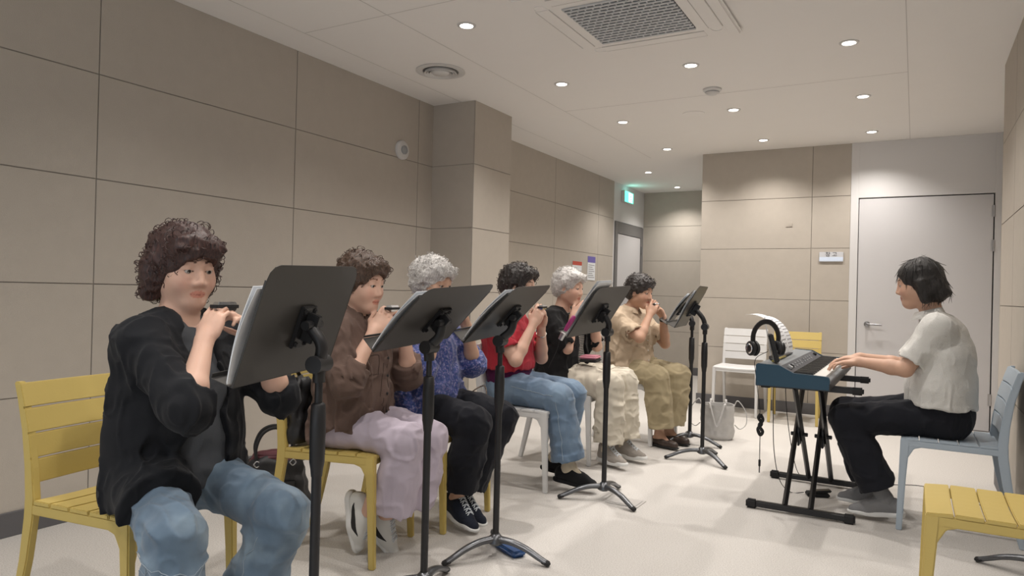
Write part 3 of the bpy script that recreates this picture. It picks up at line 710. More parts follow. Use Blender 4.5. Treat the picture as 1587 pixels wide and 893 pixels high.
# cables, adapter, pedal
def cable(name, pts, label, r=0.0022, m=None):
    P = arc(pts, 8); c = P[0].copy()
    return tag(MB().tube([p - c for p in P], r, n=6).build(name, m or M['rubber'], None, smooth=True, loc=c), label, 'cable')
cable('power_cable', [(-0.66, 4.45, 0.668), (-0.65, 4.47, 0.45), (-0.62, 4.52, 0.20), (-0.60, 4.72, 0.02), (-0.52, 4.82, 0.004), (-0.30, 4.80, 0.004), (-0.10, 4.88, 0.004), (0.06, 4.95, 0.004), (0.22, 4.80, 0.004), (0.36, 4.66, 0.004), (0.425, 4.56, 0.03), (0.432, 4.48, 0.30), (0.430, 4.47, 0.62)],
      'thin black power cable running over the floor to the wall socket')
cable('pedal_cable', [(-0.53, 4.35, 0.012), (-0.60, 4.34, 0.004), (-0.64, 4.2, 0.10), (-0.65, 4.05, 0.30), (-0.655, 4.03, 0.55), (-0.655, 4.03, 0.668)], 'thin black cable hanging down beside the keyboard stand to the pedal')
cable('headphone_cable', [(-0.66, 3.86, 0.84), (-0.71, 3.80, 0.80), (-0.712, 3.84, 0.70), (-0.70, 3.90, 0.52), (-0.70, 3.92, 0.36), (-0.70, 3.92, 0.30)], 'thin headphone cable dangling off the back of the keyboard', 0.0018)
pa = empty('cable_bundle', (-0.70, 3.92, 0.44), 0, 'black bundled cable hanging behind the keyboard with a jack plug', 'cable')
MB().tube(arc([(0, 0, 0.06), (0.012, 0, 0.03), (-0.006, 0, 0.0), (0.012, 0, -0.03), (0, 0, -0.05), (-0.012, 0, -0.02), (0.006, 0, 0.01), (-0.010, 0, 0.04), (0, 0, 0.06)], 5), 0.0085, n=8).build('coil', M['rubber'], pa, smooth=True)
MB().tube([(0, 0, -0.05), (0, 0, -0.18), (0, 0, -0.182), (0, 0, -0.215), (0, 0, -0.217), (0, 0, -0.25)], [0.002, 0.002, 0.006, 0.006, 0.003, 0.003], n=8).build('jack_plug', M['rubber'], pa, smooth=True)
pd = empty('sustain_pedal', (-0.46, 4.36, 0), 0.35, 'small black sustain pedal on the floor under the keyboard', 'pedal')
MB().box((-0.06, -0.035, 0), (0.06, 0.035, 0.022)).build('pedal_base', M['rubber'], pd, bevel=0.006)
MB().box((-0.02, -0.024, 0.02), (0.075, 0.024, 0.034), RM((0, 0, 0), ry=-0.12)).build('pedal_lever', M['stand_black'], pd, bevel=0.005)

# ------------------------------------------------------------------ bags
def soft_box(name, w_, d_, h_, m, parent, taper=0.8, crumple=0.01, seed=1, base=(0, 0, 0), open_top=False, round_=0.35):
    """a slouching fabric bag: superellipse rings, folds from sines"""
    n, k = 48, 22; vs = []; rn = random.Random(seed); ph = [rn.random() * 6 for _ in range(6)]
    for j in range(k + 1):
        t = j / k; sc_ = 1 + (taper - 1) * t; e = 1.0
        if t < 0.12: e = 0.86 + 0.14 * math.sin(t / 0.12 * PI / 2)
        if not open_top and t > 0.85: e *= 0.55 + 0.45 * math.cos((t - 0.85) / 0.15 * PI / 2)
        for i in range(n):
            a = 2 * PI * i / n; c_, s_ = math.cos(a), math.sin(a)
            p = abs(c_) ** (2 * round_) * (1 if c_ > 0 else -1), abs(s_) ** (2 * round_) * (1 if s_ > 0 else -1)
            f = crumple * (math.sin(3 * a + ph[0] + 4 * t) + 0.6 * math.sin(7 * a + ph[1] - 9 * t) + 0.5 * math.sin(11 * t * 2 + ph[2] + 2 * a)) * min(1, t * 5)
            vs.append((base[0] + p[0] * (w_ / 2 * sc_ * e + f), base[1] + p[1] * (d_ / 2 * sc_ * e + f), base[2] + h_ * t + f * 0.4 * (t > 0.8)))
    fs = [(j * n + i, j * n + (i + 1) % n, (j + 1) * n + (i + 1) % n, (j + 1) * n + i) for j in range(k) for i in range(n)]
    fs.append(tuple(range(n))[::-1])
    mb = MB()
    if open_top:
        b = len(vs)
        for q, (s_, z) in enumerate(((0.95, -0.004), (0.9, -0.5))):
            for i in range(n):
                v = vs[k * n + i]; vs.append((base[0] + (v[0] - base[0]) * s_, base[1] + (v[1] - base[1]) * s_, v[2] + z * h_))
        fs += [(k * n + i, k * n + (i + 1) % n, b + (i + 1) % n, b + i) for i in range(n)]
        fs += [(b + i, b + (i + 1) % n, b + n + (i + 1) % n, b + n + i) for i in range(n)]
        fs.append(tuple(b + n + i for i in range(n)))
    else: fs.append(tuple(range(k * n, (k + 1) * n)))
    mb.add(vs, fs); return mb.build(name, m, parent, smooth=True)

hb = empty('handbag', (-2.80, 2.52, 0), 0.9, 'black handbag with round handle and wine red top on the floor', 'handbag')
soft_box('bag_body', 0.40, 0.18, 0.27, M['bag_black'], hb, 0.62, 0.008, 5)
soft_box('bag_top', 0.24, 0.105, 0.05, M['bag_wine'], hb, 0.8, 0.003, 2, base=(0, 0, 0.235))
for y in (-0.055, 0.055):
    MB().tube(arc([(-0.085, y, 0.24), (-0.09, y, 0.31), (-0.06, y * .8, 0.38), (0, y * .6, 0.405), (0.06, y * .8, 0.38), (0.09, y, 0.31), (0.085, y, 0.24)], 6), 0.008, n=10).build('handle', M['rubber'], hb, smooth=True)
for x in (-0.085, 0.085):
    MB().tube(arc([(x - .015, -0.066, 0.235), (x, -0.07, 0.25), (x + .015, -0.066, 0.235), (x, -0.068, 0.22), (x - .015, -0.066, 0.235)], 5), 0.003, n=8).build('ring', M['steel'], hb, smooth=True)
MB().box((-0.10, -0.092, 0.03), (0.10, -0.082, 0.15)).build('front_pocket', M['bag_black'], hb, bevel=0.008)

bb = empty('shoulder_bag', (-2.225, 2.205, 0.458), math.radians(15), 'crumpled black fabric bag on the yellow chair seat behind the brown shirt', 'bag')
soft_box('bag_body', 0.085, 0.16, 0.27, M['bag_black'], bb, 0.8, 0.008, 9)
MB().tube(arc([(-0.03, -0.06, 0.24), (-0.035, -0.03, 0.29), (-0.035, 0.03, 0.29), (-0.03, 0.06, 0.24)], 6), 0.006, n=8, ry=0.012).build('strap', M['bag_black'], bb, smooth=True)
bb.location = (-2.245, 2.15, 0.466)

tb = empty('tote_bag', (-1.335, 5.66, 0), 0.2, 'silver crinkled tote bag with loop handles on the floor', 'bag')
soft_box('bag_body', 0.25, 0.20, 0.27, M['bag_silver'], tb, 1.02, 0.004, 3, open_top=True, round_=0.45)
for s in (-1, 1):
    MB().tube(arc([(-0.06 , s * 0.098, 0.25), (-0.055, s * 0.125, 0.29), (-0.03, s * 0.15, 0.20), (0.0, s * 0.16, 0.12), (0.03, s * 0.15, 0.20), (0.055, s * 0.125, 0.29), (0.06, s * 0.098, 0.25)], 6), 0.004, n=8, ry=0.009).build('handle', M['bag_silver'], tb, smooth=True)
for s in (-1, 1):
    MB().tube(arc([(s * 0.12, 0.03, 0.25), (s * 0.15, 0.03, 0.30), (s * 0.21, 0.02, 0.22), (s * 0.215, 0.0, 0.13), (s * 0.17, -0.02, 0.09), (s * 0.13, -0.03, 0.12)], 6), 0.004, n=8).build('side_strap', M['bag_silver'], tb, smooth=True)
M['tweed'] = ramp_mat('tweed', 'checker', 120.0, [(0.4, (0.05, 0.04, 0.035)), (0.6, (0.22, 0.17, 0.14))], rough=0.9)
tw = empty('tweed_bag', (-2.145, 3.37, 0.28), 0.1, 'brown checked tweed pouch hanging at the back of the red top chair', 'bag')
soft_box('bag_body', 0.17, 0.06, 0.20, M['tweed'], tw, 0.8, 0.006, 4)
MB().tube(arc([(-0.05, 0, 0.19), (-0.05, 0.04, 0.25), (0.0, 0.10, 0.29), (0.05, 0.04, 0.25), (0.05, 0, 0.19)], 6), 0.004, n=8).build('strap', M['tweed'], tw, smooth=True)
# ------------------------------------------------------------------ people: implicit surfaces meshed as one skin each
V = lambda *a: np.array(a, float)
def unit(a): a = np.asarray(a, float); return a / (np.linalg.norm(a) + 1e-12)

def hash3(i, j, k, seed):
    h = (i * 374761393 + j * 668265263 + k * 2147483647 + seed * 974634777) & 0xFFFFFFFF
    h = ((h ^ (h >> 13)) * 1274126177) & 0xFFFFFFFF
    return ((h ^ (h >> 16)) & 0xFFFF) / 32767.5 - 1.0
def noise(P, f, seed=0):
    q = P * f; b = np.floor(q).astype(np.int64); t = q - b; t = t * t * (3 - 2 * t); r = 0
    for dx in (0, 1):
        wx = t[..., 0] if dx else 1 - t[..., 0]
        for dy in (0, 1):
            wy = wx * (t[..., 1] if dy else 1 - t[..., 1])
            for dz in (0, 1):
                r = r + wy * (t[..., 2] if dz else 1 - t[..., 2]) * hash3(b[..., 0] + dx, b[..., 1] + dy, b[..., 2] + dz, seed)
    return r

def folds(P, seed, f=11.0, an=(1, 1, 1)):
    """flowing cloth folds: ridges of warped noise, about 0..1"""
    Q = P + 0.028 * np.stack([noise(P, 7, seed + 1), noise(P, 7, seed + 2), noise(P, 7, seed + 3)], -1)
    Q = Q * V(*an); r1 = np.clip(1 - 3.2 * np.abs(noise(Q, f, seed)), 0, 1) ** 1.2; r2 = np.clip(1 - 3.0 * np.abs(noise(Q, f * 2.0, seed + 9)), 0, 1) ** 1.1
    return r1 * 0.95 + r2 * 0.42 - 0.25
BIG = 0.3
def smin(a, b, k):
    if k <= 0: return np.minimum(a, b)
    h = np.maximum(k - np.abs(a - b), 0) / k
    return np.minimum(a, b) - h * h * k * 0.25
class Node:
    lo = None; hi = None
    def sel(s, C, hb):
        if s.lo is None: return np.ones(len(C), bool)
        mg = hb + 0.05
        return np.all((C > s.lo - mg) & (C < s.hi + mg), axis=1)
class RC(Node):
    """tapered capsule a-b; sc scales space (anisotropic section); wr = (amp, wavelength, seed) folds across the limb"""
    def __init__(s, a, b, ra, rb=None, sc=None, wr=None):
        s.a = V(*a); s.b = V(*b); s.ra = ra; s.rb = ra if rb is None else rb; s.sc = None if sc is None else V(*sc); s.wr = wr
        R = max(s.ra, s.rb) + (wr[0] if wr else 0); e = R / (s.sc if s.sc is not None else 1.0)
        s.lo = np.minimum(s.a, s.b) - e; s.hi = np.maximum(s.a, s.b) + e
    def __call__(s, P, C, hb):
        a, b = s.a, s.b
        if s.sc is not None: P_ = P * s.sc; a = a * s.sc; b = b * s.sc
        else: P_ = P
        ab = b - a; L2 = max(ab @ ab, 1e-10); q = P_ - a; t = np.clip((q @ ab) / L2, 0, 1)
        v = q - t[..., None] * ab; r = np.sqrt((v * v).sum(-1)); d = r - (s.ra + (s.rb - s.ra) * t)
        if s.wr:
            A, lam, sd = s.wr; L = math.sqrt(L2); ax = ab / L
            u = unit(np.cross(ax, (0.3, 1, 0.2))); w_ = np.cross(ax, u)
            ca = (v @ u) / (r + 1e-6); sa = (v @ w_) / (r + 1e-6)
            n = noise(P, 9, sd)
            ph = 2 * PI * (t * L / lam + 0.45 * ca + 0.3 * sa + 0.55 * n)
            sn = np.sin(ph); d = d - A * (0.5 + 0.5 * noise(P, 6, sd + 3)) * (sn * np.abs(sn) ** 0.3 * 0.7 + 0.3 * np.sin(ph * 0.5 + sd))
        return d
class EL(Node):
    def __init__(s, c, r, R=None):
        s.c = V(*c); s.r = V(*r); s.R = None if R is None else np.asarray(R)      # R columns = axes
        e = max(r); s.lo = s.c - e; s.hi = s.c + e
    def __call__(s, P, C, hb):
        q = P - s.c
        if s.R is not None: q = q @ s.R
        k0 = np.sqrt(((q / s.r) ** 2).sum(-1)) + 1e-9; k1 = np.sqrt(((q / s.r ** 2) ** 2).sum(-1)) + 1e-9
        return k0 * (k0 - 1) / k1
class U(Node):
    def __init__(s, k, *ch):
        s.k = k; s.ch = [c for c in ch if c is not None]
        if all(c.lo is not None for c in s.ch): s.lo = np.min([c.lo for c in s.ch], 0); s.hi = np.max([c.hi for c in s.ch], 0)
    def __call__(s, P, C, hb):
        d = np.full(P.shape[:-1], BIG)
        for c in s.ch:
            m_ = c.sel(C, hb)
            if m_.any(): d[m_] = smin(d[m_], c(P[m_], C[m_], hb), s.k)
        return d
class SUB(Node):
    def __init__(s, a, k, *bs): s.a = a; s.k = k; s.bs = bs; s.lo, s.hi = a.lo, a.hi
    def __call__(s, P, C, hb):
        d = s.a(P, C, hb)
        for b in s.bs:
            m_ = b.sel(C, hb)
            if m_.any(): d[m_] = -smin(-d[m_], b(P[m_], C[m_], hb), s.k)
        return d
class HS(Node):
    """half space: inside where (p-o).n < 0"""
    def __init__(s, o, n): s.o = V(*o); s.n = unit(n)
    def __call__(s, P, C, hb): return (P - s.o) @ s.n
class FN(Node):
    def __init__(s, f, lo=None, hi=None): s.f = f; s.lo = None if lo is None else V(*lo); s.hi = None if hi is None else V(*hi)
    def __call__(s, P, C, hb): return s.f(P)
class INT(Node):
    def __init__(s, a, k, *bs): s.a = a; s.k = k; s.bs = bs; s.lo, s.hi = a.lo, a.hi
    def __call__(s, P, C, hb):
        d = s.a(P, C, hb)
        for b in s.bs:
            e = b(P, C, hb); d = -smin(-d, -e, s.k)
        return d
class DISP(Node):
    def __init__(s, a, f, amp): s.a = a; s.f = f; s.amp = amp; s.lo = a.lo - amp; s.hi = a.hi + amp
    def __call__(s, P, C, hb):
        d = s.a(P, C, hb); m_ = np.abs(d) < 0.03 + s.amp
        if m_.any(): d[m_] -= s.f(P[m_])
        return d
class XF(Node):
    """child lives in a moved frame: p_local = (p - o) @ R, optional uniform scale"""
    def __init__(s, a, o, R, k=1.0):
        s.a = a; s.o = V(*o); s.R = np.asarray(R, float); s.k = k
        cs = np.array([[x, y, z] for x in (a.lo[0], a.hi[0]) for y in (a.lo[1], a.hi[1]) for z in (a.lo[2], a.hi[2])]) * k @ s.R.T + s.o
        s.lo = cs.min(0); s.hi = cs.max(0)
    def __call__(s, P, C, hb): return s.a(((P - s.o) @ s.R) / s.k, ((C - s.o) @ s.R) / s.k, hb * 1.8 / s.k) * s.k

def mesh_sdf(node, h, B=8):
    """sparse surface nets -> verts, quads"""
    lo = node.lo - 3 * h; hi = node.hi + 3 * h; W_ = B * h
    nb = np.maximum(1, np.ceil((hi - lo) / W_).astype(int))
    I = np.stack(np.meshgrid(*[np.arange(n) for n in nb], indexing='ij'), -1).reshape(-1, 3)
    C = lo + (I + 0.5) * W_; hb = W_ / 2
    d = node(C[:, None, :], C, hb)[:, 0]
    act = np.abs(d) < W_ * 0.87 * 1.55 + 0.006
    I = I[act]; C = C[act]
    g = np.arange(B + 1); G = np.stack(np.meshgrid(g, g, g, indexing='ij'), -1).reshape(-1, 3)
    verts = []; keys = []; edges = []
    S = 1 << 20
    key = lambda a: (a[..., 0].astype(np.int64) * S + a[..., 1]) * S + a[..., 2]
    for c0 in range(0, len(I), 600):
        Ib = I[c0:c0 + 600]; Cb = C[c0:c0 + 600]
        P = lo + (Ib[:, None, :] * B + G[None]) * h
        D = node(P, Cb, hb).reshape(-1, B + 1, B + 1, B + 1); D = np.where(np.abs(D) < 1e-7, 1e-7, D)
        neg = D < 0
        cnt = np.zeros((len(Ib), B, B, B), np.int8)
        for dx in (0, 1):
            for dy in (0, 1):
                for dz in (0, 1): cnt += neg[:, dx:B + dx, dy:B + dy, dz:B + dz]
        cell = np.argwhere((cnt > 0) & (cnt < 8))
        if len(cell) == 0: continue
        bi, cc = cell[:, 0], cell[:, 1:]
        acc = np.zeros((len(cell), 3)); num = np.zeros(len(cell))
        val = {}
        for dx in (0, 1):
            for dy in (0, 1):
                for dz in (0, 1): val[dx, dy, dz] = D[bi, cc[:, 0] + dx, cc[:, 1] + dy, cc[:, 2] + dz]
        for ax in range(3):
            for u in (0, 1):
                for v in (0, 1):
                    a = [0, 0, 0]; a[(ax + 1) % 3] = u; a[(ax + 2) % 3] = v; b = list(a); b[ax] = 1
                    va, vb = val[tuple(a)], val[tuple(b)]; x = (va < 0) != (vb < 0)
                    t = np.where(x, va / np.where(x, va - vb, 1), 0)
                    p = np.tile(np.array(a, float), (len(cell), 1)); p[:, ax] = t
                    acc += p * x[:, None]; num += x
        gi = Ib[bi] * B + cc
        verts.append(lo + (gi + acc / num[:, None]) * h); keys.append(key(gi + 1))
        for ax in range(3):
            A = neg[:, :B, :B, :B]; Bn = neg[:, (1 if ax == 0 else 0):B + (ax == 0), (1 if ax == 1 else 0):B + (ax == 1), (1 if ax == 2 else 0):B + (ax == 2)]
            e = np.argwhere(A != Bn)
            if len(e):
                s_ = A[e[:, 0], e[:, 1], e[:, 2], e[:, 3]]
                edges.append((ax, Ib[e[:, 0]] * B + e[:, 1:] + 1, s_))
    verts = np.concatenate(verts); keys = np.concatenate(keys)
    keys, ui = np.unique(keys, return_index=True); verts = verts[ui]
    quads = []
    for ax, e, s_ in edges:
        u = np.zeros(3, int); u[(ax + 1) % 3] = 1; v = np.zeros(3, int); v[(ax + 2) % 3] = 1
        ks = [key(e - u - v), key(e - v), key(e), key(e - u)]
        ix = [np.searchsorted(keys, k_) for k_ in ks]
        ok = np.ones(len(e), bool)
        for q, k_ in zip(ix, ks): q[q >= len(keys)] = 0; ok &= keys[q] == k_
        Q = np.stack(ix, -1)[ok]; f = ~s_[ok]; Q[f] = Q[f][:, ::-1]; quads.append(Q)
    return verts, np.concatenate(quads)

def sdf_object(name, node, h, m, parent, tint=None, relax=1):
    v, q = mesh_sdf(node, h)
    if relax:                               # light smoothing of the grid steps
        for _ in range(relax):
            acc = np.zeros_like(v); num = np.zeros(len(v))
            for a, b in ((0, 1), (1, 2), (2, 3), (3, 0)):
                np.add.at(acc, q[:, a], v[q[:, b]]); np.add.at(acc, q[:, b], v[q[:, a]]); np.add.at(num, q[:, a], 1); np.add.at(num, q[:, b], 1)
            v = v * 0.5 + 0.5 * acc / np.maximum(num, 1)[:, None]
    me = bpy.data.meshes.new(name)
    me.vertices.add(len(v)); me.vertices.foreach_set('co', v.astype(np.float32).ravel())
    me.loops.add(len(q) * 4); me.loops.foreach_set('vertex_index', q.astype(np.int32).ravel())
    me.polygons.add(len(q)); me.polygons.foreach_set('loop_start', np.arange(0, len(q) * 4, 4, dtype=np.int32))
    me.polygons.foreach_set('use_smooth', np.ones(len(q), bool))
    me.update(calc_edges=True); me.validate()
    me.materials.append(m)
    if tint is not None:
        at = me.color_attributes.new('tint', 'FLOAT_COLOR', 'POINT')
        c = np.ones((len(v), 4), np.float32); c[:, :3] = tint(v); at.data.foreach_set('color', c.ravel())
    return link(name, me, parent)

def rot(yaw=0, pitch=0, roll=0):
    """columns = forward, left, up; pitch > 0 looks down"""
    cy, sy, cp, sp, cr, sr = math.cos(yaw), math.sin(yaw), math.cos(pitch), math.sin(pitch), math.cos(roll), math.sin(roll)
    Rz = np.array([[cy, -sy, 0], [sy, cy, 0], [0, 0, 1]]); Ry = np.array([[cp, 0, sp], [0, 1, 0], [-sp, 0, cp]]); Rx = np.array([[1, 0, 0], [0, cr, -sr], [0, sr, cr]])
    return Rz @ Ry @ Rx

def head_sdf(full=1.0):
    f = full
    skull = U(0.035, EL((-0.012, 0, 0.026), (0.094, 0.074, 0.088)), EL((0.026, 0, -0.028), (0.066, 0.060 * f, 0.080)),
              RC((0.068, -0.006, -0.092), (0.068, 0.006, -0.092), 0.019), RC((0.0, 0.044 * f, -0.062), (0.062, 0.010, -0.090), 0.021), RC((0.0, -0.044 * f, -0.062), (0.062, -0.010, -0.090), 0.021),
              EL((0.056, 0.035 * f, -0.032), (0.030, 0.027, 0.028)), EL((0.056, -0.035 * f, -0.032), (0.030, 0.027, 0.028)))
    brow = U(0.012, RC((0.080, 0.010, 0.030), (0.068, 0.044, 0.028), 0.010), RC((0.080, -0.010, 0.030), (0.068, -0.044, 0.028), 0.010))
    face = U(0.016, skull, brow)
    face = SUB(face, 0.016, EL((0.096, 0.031, 0.010), (0.016, 0.017, 0.011)), EL((0.096, -0.031, 0.010), (0.016, 0.017, 0.011)))
    nose = U(0.008, RC((0.085, 0, 0.018), (0.104, 0, -0.026), 0.0065, 0.0105), EL((0.097, 0.0115, -0.032), (0.010, 0.008, 0.0075)), EL((0.097, -0.0115, -0.032), (0.010, 0.008, 0.0075)))
    lids = U(0.0, EL((0.0738, 0.031, 0.0115), (0.0150, 0.0158, 0.0115)), EL((0.0738, -0.031, 0.0115), (0.0150, 0.0158, 0.0115)))
    lips = U(0.003, RC((0.0885, -0.014, -0.0600), (0.0925, 0, -0.0575), 0.0045, 0.0062), RC((0.0885, 0.014, -0.0600), (0.0925, 0, -0.0575), 0.0045, 0.0062),
             RC((0.0865, -0.012, -0.0665), (0.0900, 0, -0.0685), 0.0045, 0.0070), RC((0.0865, 0.012, -0.0665), (0.0900, 0, -0.0685), 0.0045, 0.0070))
    ear = lambda s: SUB(U(0.008, EL((-0.008, s * 0.076, -0.004), (0.019, 0.009, 0.032)), EL((-0.004, s * 0.074, -0.026), (0.011, 0.007, 0.012))), 0.006, EL((-0.002, s * 0.086, 0.0), (0.010, 0.007, 0.019)))
    return U(0.007, U(0.010, U(0.014, face, nose), lips), U(0.004, lids), ear(1), ear(-1))

def hand_chains(w, f, n, thumb, curl=(0.5, 0.8, 0.45), spread=0.05, th=(0.5, 0.5), k=1.0):
    """w wrist, f fingers direction, n palm direction, thumb = side of the thumb; all unit-ish; returns SDF"""
    f = unit(f); n = unit(np.array(n) - f * np.dot(n, f)); t = np.cross(f, n); t = t if np.dot(t, thumb) > 0 else -t
    w = V(*w); R = np.stack([f, t, n], 1)
    L = lambda a, b, c: w + R @ V(a * k, b * k, c * k)
    palm = U(0.012, RC(L(0.0, 0, 0), L(0.022, 0.002, 0), 0.0235 * k, 0.024 * k, None), EL(L(0.052, -0.001, 0.0), (0.046 * k, 0.040 * k, 0.0155 * k), R),
             RC(L(0.024, 0.022, 0.008), L(0.052, 0.030, 0.010), 0.014 * k, 0.012 * k), RC(L(0.028, -0.024, 0.006), L(0.064, -0.027, 0.004), 0.013 * k, 0.011 * k))
    parts = [palm]; base = [(0.088, 0.029), (0.092, 0.010), (0.088, -0.010), (0.080, -0.028)]
    lens = [(0.038, 0.024, 0.018), (0.043, 0.027, 0.019), (0.040, 0.025, 0.018), (0.031, 0.019, 0.016)]
    tips = []
    for i, ((bx, by), ls) in enumerate(zip(base, lens)):
        p = L(bx - 0.018, by * 0.9, 0.001); q = L(bx, by, 0.0)
        segs = [RC(p, q, 0.0095 * k, 0.0092 * k)]; a = 0.0; sp = spread * (1.5 - i)
        cur = q; rad = [0.0088, 0.0080, 0.0074, 0.0066] if i < 3 else [0.0078, 0.0071, 0.0066, 0.0058]
        for j, l in enumerate(ls):
            c_ = curl[j] * (1 + 0.12 * (i - 1.5)) if np.ndim(curl[0]) == 0 else curl[i][j]
            a += c_; dr = R @ V(math.cos(a), math.sin(sp) * (1 if j == 0 else 0.6), math.sin(a)); nx = cur + unit(dr) * l * k
            segs.append(RC(cur, nx, rad[j] * k, rad[j + 1] * k)); cur = nx
        parts.append(U(0.003, *segs)); tips.append(cur)
    fingers = U(0.0025, *parts[1:])
    t0 = L(0.022, 0.024, 0.006); t1 = t0 + R @ V(*(unit((0.75, 0.62, 0.30)) * 0.040 * k)); a1 = th[0]
    d2 = unit((0.90, 0.30 - 0.3 * a1, 0.25 + 0.6 * a1)); t2 = t1 + R @ (d2 * 0.032 * k); d3 = unit((0.95, 0.10 - 0.4 * th[1], 0.25 + 0.7 * th[1])); t3 = t2 + R @ (d3 * 0.024 * k)
    thumb_ = U(0.004, RC(t0, t1, 0.0135 * k, 0.0108 * k), RC(t1, t2, 0.0102 * k, 0.0092 * k), RC(t2, t3, 0.0092 * k, 0.0074 * k))
    return U(0.008, palm, fingers, thumb_), tips

def person(name_label, P, look, parts):
    """P: joints in the person's own frame (forward, left, up), base on the floor"""
    r = empty('person', (P['base'][0], P['base'][1], 0), math.radians(P['yaw']), name_label, 'person')
    g = P.get('girth', 1.0); J = {k: V(*v) for k, v in P.items() if isinstance(v, tuple) and len(v) == 3}
    Rh = rot(*[math.radians(a) for a in P.get('hrot', (0, 12, 0))]); hs = P.get('hs', 0.98)
    head = XF(head_sdf(P.get('full', 1.0)), J['head'], Rh, hs)
    TS = (1, 0.68, 1)
    up = J['chest'] + V(-0.01, 0, 0.10)
    torso = U(0.05, RC(J['pel'] + V(-0.005, 0, 0.02), (J['pel'] + J['chest']) / 2, 0.108 * g, 0.094 * g, TS), RC((J['pel'] + J['chest']) / 2, J['chest'], 0.098 * g, 0.105 * g, TS),
              RC(J['chest'], up, 0.100 * g, 0.075, TS), EL(J['chest'] + V(0.075 * g, 0.055, -0.02), (0.045, 0.05, 0.05)), EL(J['chest'] + V(0.075 * g, -0.055, -0.02), (0.045, 0.05, 0.05)),
              RC(J['sR'], J['neck'] + V(-0.015, -0.03, -0.022), 0.044, 0.038), RC(J['sL'], J['neck'] + V(-0.015, 0.03, -0.022), 0.044, 0.038), RC(J['sR'], up + V(0, -0.05, 0.01), 0.050, 0.050), RC(J['sL'], up + V(0, 0.05, 0.01), 0.050, 0.050))
    hb_ = J['head'] + Rh @ V(-0.025, 0, -0.075)
    neck = U(0.02, RC(hb_, J['neck'] + V(-0.015, 0, -0.02), 0.047, 0.055), RC(J['neck'] + V(-0.015, 0, -0.02), up, 0.055, 0.06))
    limbs = []
    for s in 'RL':
        sg = -1 if s == 'R' else 1
        sh, el, wr = J['s' + s], J['e' + s], J['w' + s]
        md = el + (wr - el) * 0.3
        limbs.append(U(0.015, RC(sh, el, 0.046, 0.037), RC(el, md, 0.037, 0.0375), RC(md, wr, 0.0365, 0.0245)))
        hp, kn, an = J['hip' + s], J['k' + s], J['a' + s]
        cf = kn + (an - kn) * 0.35 + unit(np.cross(an - kn, (0, 1, 0))) * 0.0
        limbs.append(U(0.02, RC(hp, kn, 0.082, 0.052), RC(kn, cf, 0.050, 0.048), RC(cf, an, 0.046, 0.031)))
        fd = V(*P.get('foot' + s, (1, sg * 0.12, -0.15))); fd = unit(fd); ud = unit(V(*P.get('fup' + s, (0, 0, 1))) - fd * np.dot(P.get('fup' + s, (0, 0, 1)), fd))
        J['fd' + s] = fd; J['fu' + s] = ud
        heel = an - fd * 0.035 - ud * 0.055; toe = an + fd * 0.135 - ud * 0.062
        J['heel' + s] = heel; J['toe' + s] = toe
        limbs.append(U(0.02, RC(an, heel, 0.030, 0.026), RC(an, toe - fd * 0.05, 0.030, 0.022), RC(heel, toe, 0.026, 0.018)))
    hands = []
    J['tips'] = {}
    for s in 'RL':
        hd = P['hand' + s]; H_, tips = hand_chains(J['w' + s], hd['f'], hd['n'], hd['t'], hd.get('curl', (0.55, 0.9, 0.5)), hd.get('spread', 0.04), hd.get('th', (0.6, 0.6)), P.get('hk', 0.93))
        hands.append(H_); J['tips'][s] = tips
    bare = U(0.014, U(0.03, torso, neck, head), *limbs)
    body = U(0.016, bare, *hands)
    ht = look['hair_tint']
    Ji = J['head']
    def tint(v):
        c = np.ones((len(v), 3)); p = ((v - Ji) @ Rh) / hs
        lip = (((p - V(0.093, 0, -0.0635)) / V(0.013, 0.0235, 0.0115)) ** 2).sum(1) < 1
        c[lip] = look.get('lips', (0.90, 0.62, 0.60))
        mouthline = lip & (np.abs(p[:, 2] + 0.0632) < 0.0014); c[mouthline] = (0.5, 0.28, 0.28)
        ay = np.abs(p[:, 1]); bz = 0.0315 + 0.004 * np.sin((ay - 0.012) / 0.036 * PI)
        br = (p[:, 0] > 0.055) & (ay > 0.013) & (ay < 0.049) & (np.abs(p[:, 2] - bz) < 0.0032); c[br] = ht
        lash = (p[:, 0] > 0.07) & (np.abs(ay - 0.031) < 0.0145) & (np.abs(p[:, 2] - 0.0065 + 8 * (ay - 0.031) ** 2) < 0.0016); c[lash] = (0.12, 0.08, 0.07)
        ck = np.exp(-(((p - V(0.07, 0, -0.03)) / V(0.03, 1, 0.022)) ** 2).sum(1)) * np.exp(-((ay - 0.04) / 0.018) ** 2)
        c = c * (1 - ck[:, None] * V(0.0, 0.14, 0.12)); return c
    sdf_object('body', body, P.get('res', 0.0042), look['skin'], r, tint, relax=1)
    for sg in (-1, 1):                                      # eyes
        e = MB(); c = J['head'] + Rh @ (V(0.0765, sg * 0.031, 0.0055) * hs); d_ = Rh @ V(1, 0, -0.12)
        Mq = Vector(d_).to_track_quat('Z', 'Y').to_matrix().to_4x4(); Mq.translation = Vector(c)
        e.use(M['eye']).lathe([(0.012 * math.sin(a), 0.012 * math.cos(a)) for a in [PI - i * PI / 10 for i in range(10)]] + [(0.0045, 0.0112)], n=16, M4=Mq)
        e.use(M['iris']).lathe([(0.0052, 0.0108), (0.0050, 0.0116), (0.001, 0.0124)], n=14, M4=Mq)
        e.build('eye', None, r, smooth=True)
    for fn in parts: fn(r, P, J, Rh, hs, g)
    return r, J, Rh

# --- clothing builders; each returns a function(r, P, J, Rh, hs, g)
def limb_part(a, b, t0, t1): return a + (b - a) * t0, a + (b - a) * t1

